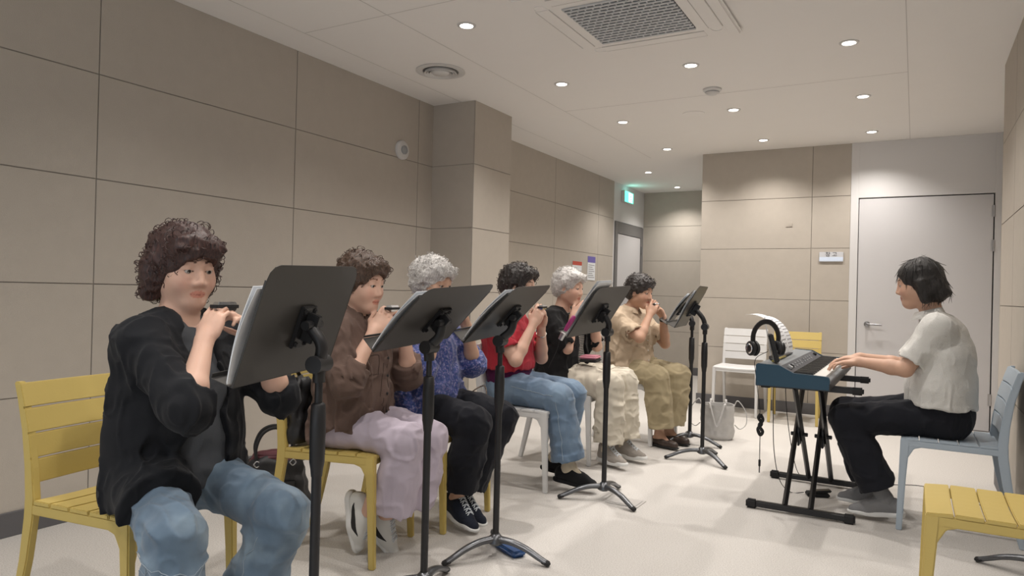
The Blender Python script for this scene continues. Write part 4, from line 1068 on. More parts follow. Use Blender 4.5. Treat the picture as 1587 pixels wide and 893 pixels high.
def top_garment(name, m, off=0.014, hem=0.50, sleeve=0.5, rs=0.062, re=0.056, amp=0.004, loose=1.0, opening=None, neck_r=0.062, seed=1, cuff=None, h=0.0052, hem_flare=0.03, back_low=0.0, neck_drop=0.0, side=True, yshift=0.0, fold=1.5, lap=None):
    """sleeve: 0..1 upper arm, 1..2 down the forearm"""
    def fn(r, P, J, Rh, hs, g):
        TS = (1, 0.68, 1); pel, ch = J['pel'], J['chest']; up = ch + V(-0.01, 0, 0.10); mid = (pel + ch) / 2
        lowc = pel + V(-0.005, 0, 0.0)
        t = U(0.05, RC(lowc + V(0, 0, -0.03), mid, 0.118 * g + off + hem_flare, 0.103 * g + off + 0.008 * loose, TS, (amp, 0.12, seed)), RC(mid, ch, 0.103 * g + off + 0.008 * loose, 0.108 * g + off, TS, (amp, 0.10, seed + 5)),
              RC(ch, up, 0.103 * g + off, 0.074 + off * 0.8, TS), EL(ch + V(0.075 * g + off * 0.6, 0.05, -0.02), (0.048, 0.055, 0.055)), EL(ch + V(0.075 * g + off * 0.6, -0.05, -0.02), (0.048, 0.055, 0.055)),
              RC(J['sR'], J['neck'] + V(-0.015, -0.03, -0.022), 0.048 + off * 0.6, 0.040 + off * 0.4), RC(J['sL'], J['neck'] + V(-0.015, 0.03, -0.022), 0.048 + off * 0.6, 0.040 + off * 0.4), RC(J['sR'], up + V(-0.005, -0.045, 0.012), 0.050 + off * 0.7, 0.046 + off * 0.6), RC(J['sL'], up + V(-0.005, 0.045, 0.012), 0.050 + off * 0.7, 0.046 + off * 0.6))
        arms = []; cuts = []
        for s in 'RL':
            sh, el, wr = J['s' + s], J['e' + s], J['w' + s]
            if sleeve <= 1:
                end = sh + (el - sh) * sleeve; ax = unit(el - sh)
                a = RC(sh, end + ax * 0.05, rs * 0.93, re, None, (amp * 0.8, 0.07, seed + 11))
                a = SUB(INT(a, 0.004, HS(end, ax)), 0.003, RC(end - ax * 0.03, end + ax * 0.09, re - 0.010, re - 0.006))
                arms.append(a)
            else:
                end = el + (wr - el) * (sleeve - 1); ax = unit(wr - el)
                a1 = RC(sh, el, rs * 0.95, re * 1.02, None, (amp, 0.065, seed + 11)); a2 = RC(el, end + ax * 0.05, re * 1.0, re * 0.93, None, (amp, 0.05, seed + 17))
                keep = HS(end, ax); near = FN(lambda p, e=el, x=ax: -((p - e) @ x))
                a2 = INT(a2, 0.004, keep)
                a2 = SUB(a2, 0.003, RC(end - ax * 0.015, end + ax * 0.09, re * 0.93 - 0.012, re * 0.93 - 0.007))
                arms.append(U(0.02, a1, a2))
                if cuff: arms.append(INT(RC(end - ax * 0.05, end + ax * 0.03, re + 0.004, re + 0.006, None, (0.002, 0.03, seed)), 0.003, HS(end + ax * 0.004, ax), HS(end - ax * cuff, -ax)))
        if lap:                                   # front panels resting on the thighs
            for s, fr, rr_ in (('R', lap[0], lap[2]), ('L', lap[1], lap[2])):
                if fr: a_ = J['hip' + s] + V(0, 0, 0.015); b_ = a_ + (J['k' + s] - J['hip' + s]) * fr; ax = unit(b_ - a_); t = U(0.04, t, INT(RC(a_, b_ + ax * 0.06, rr_, rr_ * 0.96, None, (amp, 0.1, seed + 2)), 0.006, HS(b_, ax)))
        body = U(0.028, t, *arms)
        hz = hem; lowcut = FN(lambda p: (hz - back_low * np.clip(-(p[..., 0] - pel[0]) / 0.1, -0.4, 1) - p[..., 2]) * 0.95 + (0.006 * np.sin(p[..., 1] * 35 + p[..., 0] * 20 + seed)))
        body = INT(body, 0.008, FN(lambda p: np.where(p[..., 2] < hz + 0.3, lowcut.f(p), -1.0)))
        nk = J['neck'] + V(-0.005, 0, 0.045 - neck_drop)
        cuts.append(RC(nk, nk + V(0.02, 0, 0.12), neck_r, neck_r + 0.02)); cuts.append(RC(J['neck'] + V(0.035, 0, 0.03 - neck_drop), J['neck'] + V(0.05, 0, 0.1), neck_r * 0.72))
        # hollow hem
        cuts.append(INT(RC(pel + V(0, 0, -0.1), pel + V(0, 0, hem - pel[2] + 0.02), 0.112 * g + off * 0.3, 0.108 * g + off * 0.3, TS), 0.003, HS((0, 0, hem + 0.03), (0, 0, 1))))
        if opening:
            w0, w1, x0, zt = opening      # half width at the hem, at the top
            def wedge(p):
                z = p[..., 2]; t_ = np.clip((z - hem) / (zt - hem), 0, 1); w_ = w0 + (w1 - w0) * t_ + 0.008 * np.sin(z * 40 + seed)
                return np.maximum(np.maximum(np.abs(p[..., 1] - yshift) - w_, x0 - p[..., 0]), z - zt - 0.04)
            cuts.append(FN(wedge, (x0 - 0.05, -0.2, 0.2), (0.5, 0.2, zt + 0.1)))
        body = SUB(body, 0.004, *cuts)
        d = DISP(body, lambda p: amp * fold * folds(p, seed, 14, (1.0, 1.0, 0.55)), amp * fold)
        return sdf_object(name, d, h, m, r, relax=1)
    return fn

def collar(m, rr=0.060, th=0.010, drop=0.0, fwdx=0.012):
    def fn(r, P, J, Rh, hs, g):
        c = J['neck'] + V(-0.006, 0, 0.022 - drop)
        n_ = 20; mb = MB(); vs = []; fs = []
        for i in range(n_ + 1):                # open at the front, folded outwards
            a = 0.32 + (2 * PI - 0.64) * i / n_; ca, sa = math.cos(a), math.sin(a); dz = -0.034 * (0.5 + 0.5 * ca)
            for rad, z in ((rr * 0.86, 0.012), (rr * 0.95, 0.024), (rr * 1.04, 0.021), (rr * 1.32, -0.012), (rr * 1.30, -0.018), (rr * 1.0, 0.008)):
                vs.append((c[0] + fwdx + ca * rad, c[1] + sa * rad * 1.05, c[2] + z + dz))
        k = 6
        for i in range(n_):
            for j in range(k): fs.append((i * k + j, i * k + (j + 1) % k, (i + 1) * k + (j + 1) % k, (i + 1) * k + j))
        fs += [tuple(range(k)), tuple(n_ * k + j for j in range(k))[::-1]]
        mb.add(vs, fs).build('collar', m, r, bevel=0.0, smooth=True)
    return fn

def trousers(m, rt=0.092, rk=0.078, rh=0.085, hem=0.85, amp=0.005, seed=3, h=0.0055, lam=0.09, seatclip=(0.35, 0.451), waist=0.66, name='trousers', hem_band=False, fold=1.6):
    def fn(r, P, J, Rh, hs, g):
        pel = J['pel']; legs = []; cuts = []
        top = U(0.05, RC(pel + V(-0.01, 0, 0.01), pel + V(0.0, 0, 0.10), 0.128 * g, 0.113 * g, (1, 0.68, 1), (amp * .5, 0.1, seed)), EL(pel + V(-0.030, 0.07, -0.015), (0.085, 0.085, 0.085)), EL(pel + V(-0.030, -0.07, -0.015), (0.085, 0.085, 0.085)))
        for s in 'RL':
            hp, kn, an = J['hip' + s], J['k' + s], V(*P.get('pe' + s, J['a' + s])); hm = P.get('hem' + s, hem)
            end = kn + (an - kn) * hm; ax = unit(an - kn)
            th = RC(hp, kn - unit(kn - hp) * 0.01, rt, rk, None, (amp, lam, seed + ord(s)))
            md = kn + (end - kn) * 0.5
            sh = U(0.02, RC(kn, md, rk * 0.98, (rk + rh) / 2, None, (amp, lam * 0.9, seed + 7)), RC(md, end + ax * 0.06, (rk + rh) / 2, rh * 1.02, None, (amp * 0.9, lam, seed + 9)))
            sh = INT(sh, 0.005, HS(end, ax))
            sh = SUB(sh, 0.003, RC(end - ax * 0.03, end + ax * 0.12, rh - 0.020, rh - 0.014))
            legs += [th, sh]
            if hem_band: legs.append(INT(RC(end - ax * 0.06, end + ax * 0.05, rh + 0.004, rh + 0.005), 0.002, HS(end, ax), HS(end - ax * 0.03, -ax)))
        b = U(0.022, top, *legs)
        b = INT(b, 0.01, HS(pel + V(0, 0, waist - pel[2]), (0, 0, 1)))
        b = SUB(b, 0.004, *cuts)
        d = DISP(b, lambda p: amp * fold * folds(p, seed, 13, (0.7, 1.0, 0.8)), amp * fold)
        fx, fz = seatclip
        d2 = INT(d, 0.006, FN(lambda p: np.where(p[..., 0] < fx, (fz - p[..., 2]), (fz - p[..., 2]) - (p[..., 0] - fx) * 4)))
        return sdf_object(name, d2, h, m, r, relax=1)
    return fn

def hair(m, kind, seed=1, amp=0.006, f=55, curls=0, h=0.0038, curl_r=0.0016):
    def fn(r, P, J, Rh, hs, g):
        if kind == 'bob':            # smooth bob that flips at the nape
            b = U(0.02, EL((-0.016, 0, 0.034), (0.108, 0.089, 0.098)), EL((-0.045, 0, -0.035), (0.082, 0.094, 0.085)), RC((-0.012, 0.076, 0.0), (-0.012, 0.080, -0.085), 0.030, 0.026), RC((-0.012, -0.076, 0.0), (-0.012, -0.080, -0.085), 0.030, 0.026),
                  RC((-0.085, -0.05, -0.075), (-0.085, 0.05, -0.075), 0.030), RC((-0.118, -0.035, -0.078), (-0.118, 0.035, -0.078), 0.013))
            cuts = [EL((0.112, 0, -0.046), (0.088, 0.078, 0.112)), EL((0.05, 0, -0.125), (0.09, 0.062, 0.05)), EL((0.0, 0, -0.145), (0.07, 0.055, 0.06)), RC((0.062, 0.085, -0.045), (0.07, 0.09, -0.11), 0.032), RC((0.062, -0.085, -0.045), (0.07, -0.09, -0.11), 0.032)]
        elif kind == 'wavy':         # full chin-length waves with a fringe
            b = U(0.03, EL((-0.020, 0, 0.040), (0.116, 0.098, 0.104)), EL((-0.060, 0, -0.02), (0.082, 0.100, 0.090)), RC((-0.03, 0.085, 0.0), (-0.04, 0.082, -0.085), 0.032, 0.026), RC((-0.03, -0.085, 0.0), (-0.04, -0.082, -0.085), 0.032, 0.026),
                  RC((-0.090, -0.055, -0.085), (-0.090, 0.055, -0.085), 0.036), RC((0.07, -0.045, 0.075), (0.075, 0.05, 0.07), 0.030))
            cuts = [EL((0.110, 0, -0.055), (0.090, 0.078, 0.104)), EL((0.05, 0, -0.13), (0.09, 0.07, 0.05)), EL((0, 0, -0.155), (0.07, 0.055, 0.06))]
        elif kind == 'short':        # short all-round crop with volume
            b = U(0.03, EL((-0.018, 0, 0.040), (0.112, 0.094, 0.102)), EL((-0.055, 0, -0.01), (0.072, 0.086, 0.075)), RC((-0.01, 0.072, 0.02), (0.0, 0.073, -0.018), 0.022, 0.014), RC((-0.01, -0.072, 0.02), (0.0, -0.073, -0.018), 0.022, 0.014),
                  RC((0.065, -0.04, 0.082), (0.068, 0.045, 0.080), 0.026))
            cuts = [EL((0.112, 0, -0.045), (0.090, 0.080, 0.108)), EL((0.01, 0, -0.125), (0.12, 0.10, 0.062)), EL((0.012, 0.09, -0.012), (0.022, 0.020, 0.026)), EL((0.012, -0.09, -0.012), (0.022, 0.020, 0.026))]
        base = SUB(b, 0.012, *cuts)
        def dsp(p): 
            a = noise(p, f, seed); c = noise(p, f * 0.45, seed + 4)
            return amp * (0.55 * (1 - 2 * np.abs(a)) + 0.7 * c)
        node = XF(DISP(base, dsp, amp * 1.3), J['head'], Rh, hs)
        o = sdf_object('hair', node, h, m, r, relax=0)
        if curls:
            me = o.data; rn = random.Random(seed); nv = len(me.vertices)
            co = np.empty(nv * 3, np.float32); me.vertices.foreach_get('co', co); co = co.reshape(-1, 3); no = np.empty(nv * 3, np.float32); me.vertices.foreach_get('normal', no); no = no.reshape(-1, 3)
            mb = MB(); k = 0; tries = 0; cen = J['head'] + Rh @ V(-0.02, 0, 0.02)
            while k < curls and tries < curls * 6:
                tries += 1; i = rn.randrange(nv); out = co[i] - cen
                if np.dot(no[i], unit(out)) < 0.55: continue
                n_ = Vector(no[i].tolist()); p = Vector(co[i].tolist()) - n_ * 0.003
                t = n_.cross(Vector((rn.gauss(0, 1), rn.gauss(0, 1), rn.gauss(0, 1)))).normalized(); u = n_.cross(t)
                if kind == 'bob': t = (Vector((0, 0, -1)) - n_ * (-n_.z)).normalized() if abs(n_.z) < 0.95 else t; u = n_.cross(t)
                R0 = rn.uniform(0.006, 0.013); ln = rn.uniform(0.8, 1.6); pts = []
                for q in range(7):
                    a = q / 6 * PI * ln
                    if kind == 'bob': pts.append(p + t * (0.008 * q) + n_ * (0.0035 + 0.0004 * q * q * 0.4) + u * (0.0012 * math.sin(a)))
                    else: pts.append(p + n_ * (R0 * math.sin(a) * 0.9 + 0.003) + t * (R0 * (1 - math.cos(a))) + u * (0.004 * q / 6 * rn.choice((-1, 1))))
                mb.tube(pts, [curl_r, curl_r * 1.1, curl_r, curl_r, curl_r * .8, curl_r * .6, curl_r * 0.3], n=4, caps=False); k += 1
            c2 = mb.build('hair_curls', m, None, smooth=True)
            # merge the loose curls into the same hair mesh
            bm = bmesh.new(); bm.from_mesh(me); bm.from_mesh(c2.data); bm.to_mesh(me); bm.free(); cm = c2.data; bpy.data.objects.remove(c2); bpy.data.meshes.remove(cm)
            me.polygons.foreach_set('use_smooth', np.ones(len(me.polygons), bool))
        return o
    return fn

def stick(o, p, off):
    ok, co, no, _ = o.closest_point_on_mesh(p)
    return co + no * off if ok else p
def shoe(kind, m_up, m_sole, sides='RL', label=None, h=0.0038, lace=None, swoosh=None):
    def fn(r, P, J, Rh, hs, g):
        for s in sides:
            fd, ud = J['fd' + s], J['fu' + s]; sd = np.cross(ud, fd); an = J['a' + s]
            R = np.stack([fd, sd, ud], 1); O = an - ud * 0.086      # sole plane under the ankle
            base = {'sneaker': (0.010, 0.046), 'chunky': (0.028, 0.052), 'flat': (0.006, 0.020), 'slip': (0.012, 0.030)}[kind]
            sole_h = {'sneaker': 0.026, 'chunky': 0.034, 'flat': 0.012, 'slip': 0.020}[kind]
            SC = (1, 1, 1)
            up = U(0.025, RC((-0.045, 0, 0.035), (0.06, 0, 0.032), 0.033, 0.036), RC((0.06, 0.0, 0.030), (0.142, 0.004, 0.024), 0.037, 0.029))
            if kind != 'flat': up = U(0.03, up, RC((-0.04, 0, 0.06), (0.02, 0, 0.072), 0.034, 0.034), RC((0.02, 0, 0.068), (0.09, 0, 0.042), 0.034, 0.030))
            if kind == 'chunky': up = U(0.02, up, RC((-0.03, 0, 0.10), (0.0, 0, 0.10), 0.040, 0.040))
            zc = {'sneaker': 0.094, 'chunky': 0.112, 'flat': 0.046, 'slip': 0.068}[kind]
            cuts = [RC((-0.012, 0, zc + 0.012), (0.004, 0, zc + 0.10), 0.034, 0.05)]
            if kind == 'slip': cuts = [RC((-0.015, 0, 0.082), (0.055, 0, 0.092), 0.033, 0.030)]
            if kind == 'flat': cuts = [RC((-0.02, 0, 0.062), (0.075, 0, 0.058), 0.030, 0.026)]
            up = INT(up, 0.004, HS((0, 0, sole_h * 0.6), (0, 0, -1)))
            up = SUB(up, 0.006, *cuts)
            o = sdf_object('shoe', XF(up, O, R), h, m_up, r, relax=1)
            if label: o['label'] = label
            so = U(0.02, RC((-0.050, 0, 0.015), (0.05, 0, 0.015), 0.039, 0.038), RC((0.05, 0.0, 0.015), (0.145, 0.004, 0.018), 0.041, 0.034))
            so = INT(so, 0.004, HS((0, 0, sole_h), (0, 0, 1)), FN(lambda p, q=kind: -p[..., 2] + (np.clip(p[..., 0] - 0.08, 0, 1) * 0.14 if q != 'flat' else 0)))
            s_o = sdf_object('sole', XF(so, O, R), h, m_sole, o, relax=1)
            M4 = Matrix.Identity(4)
            for i in range(3):
                for j in range(3): M4[i][j] = R[i, j]
                M4[i][3] = O[i]
            if lace:
                mb = MB()
                for q in range(5):
                    x = 0.035 + 0.017 * q; z = 0.098 - 0.0085 * q - (0.004 if q > 2 else 0)
                    for sg in (-1, 1):
                        mb.tube([stick(o, M4 @ Vector(p), 0.002) for p in ((x, -0.022 * sg, z + 0.01), (x + 0.003, -0.011 * sg, z + 0.02), (x + 0.006, 0, z + 0.03), (x + 0.010, 0.011 * sg, z + 0.02), (x + 0.013, 0.022 * sg, z + 0.01))], 0.0026, n=6)
                mb.build('laces', lace, o, smooth=True)
            if swoosh:
                for sg in (-1, 1):
                    # curved tick mark lying on the side of the upper
                    pts = [(-0.052, 0.052), (-0.02, 0.040), (0.02, 0.036), (0.06, 0.044), (0.10, 0.062)]; wd = [0.001, 0.010, 0.015, 0.012, 0.001]
                    mb = MB(); vs = []; pr = arc([(a, b, 0) for a, b in pts], 4)
                    for i, p in enumerate(pr):
                        w_ = float(np.interp(i / (len(pr) - 1), [0, .25, .5, .75, 1], wd)) * 0.95
                        for dz in (-w_, w_):
                            z = p.y + dz; rad = 0.034 if p.x < 0.0 else 0.036
                            for e in (-0.003, 0.0015): vs.append(stick(o, M4 @ Vector((p.x, sg * 0.06, z)), e))
                    fs = []
                    for i in range(len(pr) - 1):
                        a = 4 * i; b = a + 4; fs += [(a + 1, b + 1, b + 3, a + 3), (a, a + 2, b + 2, b), (a, b, b + 1, a + 1), (a + 2, a + 3, b + 3, b + 2)]
                    mb.add(vs, fs).build('side_mark', swoosh, o)
    return fn

def sock(m, rad=0.036, hi=0.14, sides='RL'):
    def fn(r, P, J, Rh, hs, g):
        for s in sides:
            an, kn = J['a' + s], J['k' + s]; ax = unit(kn - an)
            n = U(0.02, INT(RC(an, an + ax * (hi + 0.05), rad, rad + 0.007, None, (0.0015, 0.012, 3)), 0.003, HS(an + ax * hi, ax)), RC(an, an + J['fd' + s] * 0.05 - J['fu' + s] * 0.03, rad, rad * 0.8), RC(an, J['heel' + s], rad, rad * 0.85))
            sdf_object('sock', n, 0.004, m, r)
    return fn

def extra(f): return f
def band(name, m, s, t, rad, wid, chain=('e', 'w')):
    """ring worn round the forearm at fraction t"""
    def fn(r, P, J, Rh, hs, g):
        a, b = Vector(J[chain[0] + s]), Vector(J[chain[1] + s]); ax = (b - a).normalized(); c = a.lerp(b, t)
        Mq = ax.to_track_quat('Z', 'Y').to_matrix().to_4x4(); Mq.translation = c
        mb = MB().lathe([(rad - 0.002, -wid / 2), (rad + 0.0015, -wid / 2), (rad + 0.002, 0), (rad + 0.0015, wid / 2), (rad - 0.002, wid / 2)], n=28, M4=Mq)
        mb.build(name, m, r, smooth=True)
    return fn
def seam(part, m, lines, rad=0.0012, name='seam'):
    """stitched lines laid on the surface of one garment"""
    def fn(r, P, J, Rh, hs, g):
        o = [c for c in r.children if c.name.split('.')[0] == part][-1]
        for ln in lines:
            pts = []
            for p in arc(ln(J) if callable(ln) else ln, 10):
                ok, co, no, _ = o.closest_point_on_mesh(p)
                if ok: pts.append(co + no * 0.0004)
            if len(pts) > 3: MB().tube(pts, rad, n=5).build(name, m, r, smooth=True)
    return fn
def leg_line(s, t0, t1, dy, dz, shin=False):
    def f(J):
        a, b = (J['k' + s], J['a' + s]) if shin else (J['hip' + s], J['k' + s]); return [a + (b - a) * (t0 + (t1 - t0) * i / 5) + V(dz if shin else 0, dy, 0 if shin else dz) for i in range(6)]
    return f
def leg_ring(s, t, shin=False, rad=0.12, a0=-2.4, a1=0.9):
    def f(J):
        a, b = (J['k' + s], J['a' + s]) if shin else (J['hip' + s], J['k' + s]); c = a + (b - a) * t; x = unit(b - a); u = unit(np.cross(x, (0, 1, 0))); w = np.cross(x, u)
        return [c + (u * math.cos(q) + w * math.sin(q)) * rad for q in [a0 + (a1 - a0) * i / 6 for i in range(7)]]
    return f
def buttons(m, n=5, z0=0.60, z1=0.92, rad=0.006, y=0.0, dx=0.0):
    def fn(r, P, J, Rh, hs, g):
        for k in range(n):
            z = z0 + (z1 - z0) * k / (n - 1); t = (z - J['pel'][2]) / (J['chest'][2] - J['pel'][2]); c = J['pel'] + (J['chest'] - J['pel']) * min(1.2, t)
            MB().lathe([(rad, 0), (rad, 0.003), (rad * 0.5, 0.004), (0.0005, 0.003)], n=12, M4=RM((c[0] + 0.125 * g + dx, y, z), ry=PI / 2)).build('button', m, r, smooth=True)
    return fn

M['skin_a'] = skin_mat('skin_light', (0.66, 0.42, 0.32)); M['skin_b'] = skin_mat('skin_warm', (0.58, 0.36, 0.26)); M['skin_c'] = skin_mat('skin_tan', (0.50, 0.30, 0.21))
M['hair_black'] = hair_mat('hair_black', (0.012, 0.010, 0.010), (0.045, 0.035, 0.032)); M['hair_wine'] = hair_mat('hair_reddish', (0.016, 0.010, 0.011), (0.085, 0.036, 0.028))
M['hair_brown'] = hair_mat('hair_brown', (0.030, 0.018, 0.012), (0.13, 0.075, 0.05)); M['hair_white'] = hair_mat('hair_white', (0.38, 0.36, 0.35), (0.75, 0.73, 0.71)); M['hair_bob'] = hair_mat('hair_bob', (0.010, 0.009, 0.009), (0.035, 0.03, 0.028), scale=(60, 60, 4))
def cloth(name, col, bs=500, bump=0.25, rough=0.9, sheen=0.06, var=0.08, vs=7): return mat(name, col, rough, bump=bump, bscale=bs, var=var, vscale=vs, sheen=sheen, spec=0.2)
M['c_black'] = cloth('black_wool', (0.012, 0.013, 0.016)); M['c_grey'] = cloth('charcoal_jersey', (0.075, 0.08, 0.09)); M['c_brown'] = cloth('brown_cotton', (0.125, 0.083, 0.068), bs=240, var=0.15)
M['c_lav'] = cloth('lavender_linen', (0.50, 0.44, 0.52)); M['c_navy'] = cloth('black_trouser_cloth', (0.012, 0.013, 0.018)); M['c_red'] = cloth('red_cotton', (0.40, 0.032, 0.048)); M['c_purple'] = cloth('purple_rib', (0.075, 0.008, 0.05), bs=300, bump=.5)
M['c_cream'] = cloth('cream_parachute', (0.60, 0.55, 0.46), bump=0.15, rough=0.7); M['c_khaki'] = cloth('khaki_cotton', (0.36, 0.30, 0.19)); M['c_beige'] = cloth('beige_linen', (0.52, 0.41, 0.30), bs=350, bump=0.35)
M['c_white'] = cloth('white_knit', (0.70, 0.69, 0.66), bs=330, bump=0.8, var=0.05, vs=30); M['c_sock'] = cloth('cream_sock', (0.60, 0.52, 0.40), bs=260, bump=0.6); M['c_inner'] = cloth('black_knit', (0.011, 0.011, 0.012), bs=260, bump=0.5)
M['jean_a'] = ramp_mat('denim_light', 'noise', 7, [(0.3, (0.075, 0.12, 0.175)), (0.5, (0.125, 0.185, 0.255)), (0.72, (0.25, 0.33, 0.40))], rough=0.85, bump=0.12, detail=8, sheen=0.2)
M['jean_b'] = ramp_mat('denim_blue', 'noise', 6, [(0.3, (0.09, 0.145, 0.225)), (0.52, (0.145, 0.215, 0.31)), (0.75, (0.22, 0.31, 0.41))], rough=0.85, bump=0.12, detail=8, sheen=0.2)
M['c_blouse'] = ramp_mat('blue_print', 'noise', 95, [(0.38, (0.022, 0.045, 0.17)), (0.50, (0.04, 0.075, 0.27)), (0.57, (0.11, 0.09, 0.25)), (0.66, (0.24, 0.25, 0.42))], rough=0.75, bump=0.1, detail=2, sheen=0.2)
M['c_stripe'] = ramp_mat('striped_jersey', 'wave', 28, [(0.62, (0.016, 0.016, 0.018)), (0.70, (0.42, 0.40, 0.36))], rough=0.9, interp='CONSTANT')
M['shoe_white'] = mat('white_leather', (0.68, 0.68, 0.66), 0.45, bump=0.1, bscale=90); M['shoe_black'] = cloth('black_shoe_knit', (0.012, 0.012, 0.014)); M['shoe_navy'] = cloth('navy_mesh', (0.018, 0.022, 0.035), bs=200, bump=0.5)
M['shoe_grey'] = cloth('grey_shoe_mesh', (0.22, 0.22, 0.225), bs=200, bump=0.5); M['shoe_taupe'] = cloth('taupe_shoe', (0.33, 0.30, 0.27), bs=120, bump=0.6); M['shoe_brown'] = mat('dark_brown_leather', (0.045, 0.028, 0.022), 0.45)
M['stitch'] = mat('denim_stitch', (0.30, 0.36, 0.42), 0.8); M['brown_edge'] = mat('brown_edge', (0.045, 0.027, 0.022), 0.9)
M['lace_white'] = mat('white_laces', (0.62, 0.66, 0.70), 0.7); M['watch'] = mat('watch_black', (0.012, 0.012, 0.013), 0.4); M['silver'] = mat('silver_bangle', (0.7, 0.68, 0.62), 0.25, 1.0)

def mouth_grip(P, Rside=True):
    """default hand pose for holding a small harmonica with both hands at the mouth"""
P1 = dict(base=(-1.955, 1.345), yaw=0, pel=(0.055, 0, .55), chest=(.05, 0, .84), neck=(.045, 0, 1.02), head=(.048, .012, 1.165), hrot=(-10, 10, 0), sR=(.075, -.138, .95), sL=(.03, .165, .955),
  eR=(.315, -.16, .79), eL=(.22, .235, .765), wR=(.225, -.05, .96), wL=(.25, .125, .945), hipR=(.03, -.09, .54), hipL=(.03, .09, .535), kR=(.365, -.22, .485), kL=(.435, .055, .485), aR=(.345, -.235, .10), aL=(.28, .03, .10),
  footR=(1, -.2, 0), footL=(1, .1, 0), res=0.0036, girth=1.0, inst=(.205, .03, 1.055))
P2 = dict(base=(-2.20, 2.28), yaw=10, pel=(0.12, 0, .55), chest=(.12, 0, .83), neck=(.10, 0, 1.0), head=(.145, .0, 1.14), hrot=(-6, 12, 0), sR=(.115, -.15, .935), sL=(.09, .165, .94), eR=(.21, -.20, .735), eL=(.265, .215, .725),
  wR=(.25, -.075, .93), wL=(.30, .10, .935), hipR=(.10, -.085, .555), hipL=(.10, .085, .555), kR=(.41, -.065, .495), kL=(.44, .085, .485), aR=(.235, -.055, .19), aL=(.265, .035, .15), peR=(.335, -.06, .14), peL=(.36, .07, .14),
  footR=(.10, .05, -1), fupR=(1, 0, .1), footL=(.55, .1, -.8), fupL=(.8, 0, .5), hemR=.80, hemL=.80, res=0.0042, girth=1.0, inst=(.29, .01, 1.035))
P3 = dict(base=(-2.21, 2.87), yaw=0, pel=(.085, 0, .55), chest=(.055, 0, .83), neck=(.075, 0, 1.0), head=(.115, .0, 1.152), hrot=(-4, 14, 0), sR=(.05, -.165, .94), sL=(.05, .165, .94), eR=(.215, -.205, .75), eL=(.215, .235, .735),
  wR=(.23, -.09, .955), wL=(.26, .095, .94), hipR=(.10, -.085, .55), hipL=(.10, .085, .55), kR=(.45, -.11, .50), kL=(.455, .12, .50), aR=(.35, -.09, .135), aL=(.31, .02, .12),
  footR=(.9, -.25, -.28), fupR=(.3, 0, 1), footL=(.9, -.1, -.3), fupL=(.3, 0, 1), girth=1.12, inst=(.255, .0, 1.045))
P4 = dict(base=(-2.195, 3.70), yaw=5, pel=(.085, 0, .55), chest=(.05, 0, .83), neck=(.07, 0, 1.0), head=(.125, .0, 1.155), hrot=(0, 8, 0), sR=(.03, -.165, .935), sL=(.03, .165, .935), eR=(.20, -.19, .725), eL=(.20, .20, .71),
  wR=(.245, -.055, .925), wL=(.255, .05, .905), hipR=(.10, -.085, .555), hipL=(.10, .085, .555), kR=(.44, -.10, .515), kL=(.445, .10, .515), aR=(.505, -.09, .125), aL=(.345, .11, .125),
  footR=(1, 0, -.10), footL=(1, 0, -.12), girth=1.0, inst=(.28, .0, 1.03), res=0.0044)
P5 = dict(base=(-2.17, 4.42), yaw=0, pel=(.07, 0, .55), chest=(.045, 0, .83), neck=(.06, 0, 1.0), head=(.10, .0, 1.157), hrot=(-4, 10, 0), sR=(.02, -.165, .93), sL=(.04, .165, .94), eR=(.175, -.17, .75), eL=(.22, .225, .745),
  wR=(.175, -.085, .965), wL=(.245, .09, .955), hipR=(.09, -.085, .555), hipL=(.09, .085, .555), kR=(.46, -.10, .52), kL=(.465, .12, .52), aR=(.45, -.10, .105), aL=(.485, .11, .105),
  footR=(1, -.5, 0), footL=(1, -.25, 0), girth=1.15, inst=(.24, .0, 1.045), res=0.0046)
P6 = dict(base=(-1.985, 5.24), yaw=-10, pel=(.07, 0, .55), chest=(.05, 0, .83), neck=(.07, 0, 1.0), head=(.145, .0, 1.14), hrot=(-4, 12, 0), sR=(.05, -.17, .93), sL=(.06, .17, .94), eR=(.265, -.20, .80), eL=(.25, .23, .735),
  wR=(.265, -.06, .965), wL=(.29, .105, .955), hipR=(.09, -.085, .555), hipL=(.09, .085, .555), kR=(.375, -.12, .505), kL=(.425, .12, .505), aR=(.385, -.09, .095), aL=(.38, .07, .095),
  footR=(1, -.25, 0), footL=(1, -.05, 0), girth=1.1, inst=(.28, .0, 1.045), res=0.0046)
PP = dict(base=(.12, 4.16), yaw=180, pel=(0, 0, .55), chest=(.0, 0, .86), neck=(.055, 0, 1.05), head=(.105, .0, 1.212), hrot=(0, 14, 0), sR=(.025, -.165, .985), sL=(.025, .165, .99), eR=(.16, -.20, .775), eL=(.155, .195, .785),
  wR=(.375, -.15, .805), wL=(.36, .12, .802), hipR=(.02, -.09, .555), hipL=(.02, .09, .555), kR=(.44, -.10, .505), kL=(.425, .10, .50), aR=(.30, -.09, .115), aL=(.235, .10, .115),
  footR=(1, 0, -.05), footL=(1, 0, -.1), girth=1.1, res=0.0036, hemR=.86, hemL=.86)
for P in (P1, P2, P3, P4, P5, P6):
    i = V(*P['inst'])
    for s, sg in (('R', -1), ('L', 1)):
        w_ = V(*P['w' + s]); tgt = i + V(0.004, sg * 0.020, 0.010); f = unit(tgt - w_)
        P['hand' + s] = dict(f=f, n=V(-0.30, -sg * 1.0, 0.0), t=V(-1, 0, 0.1), curl=(0.45, 0.75, 0.45), spread=0.03, th=(0.5, 0.5))
PP['handR'] = dict(f=(1, .12, -.12), n=(0.1, 0, -1), t=(0, 1, 0), curl=(0.22, 0.42, 0.30), spread=0.10, th=(0.1, 0.0))
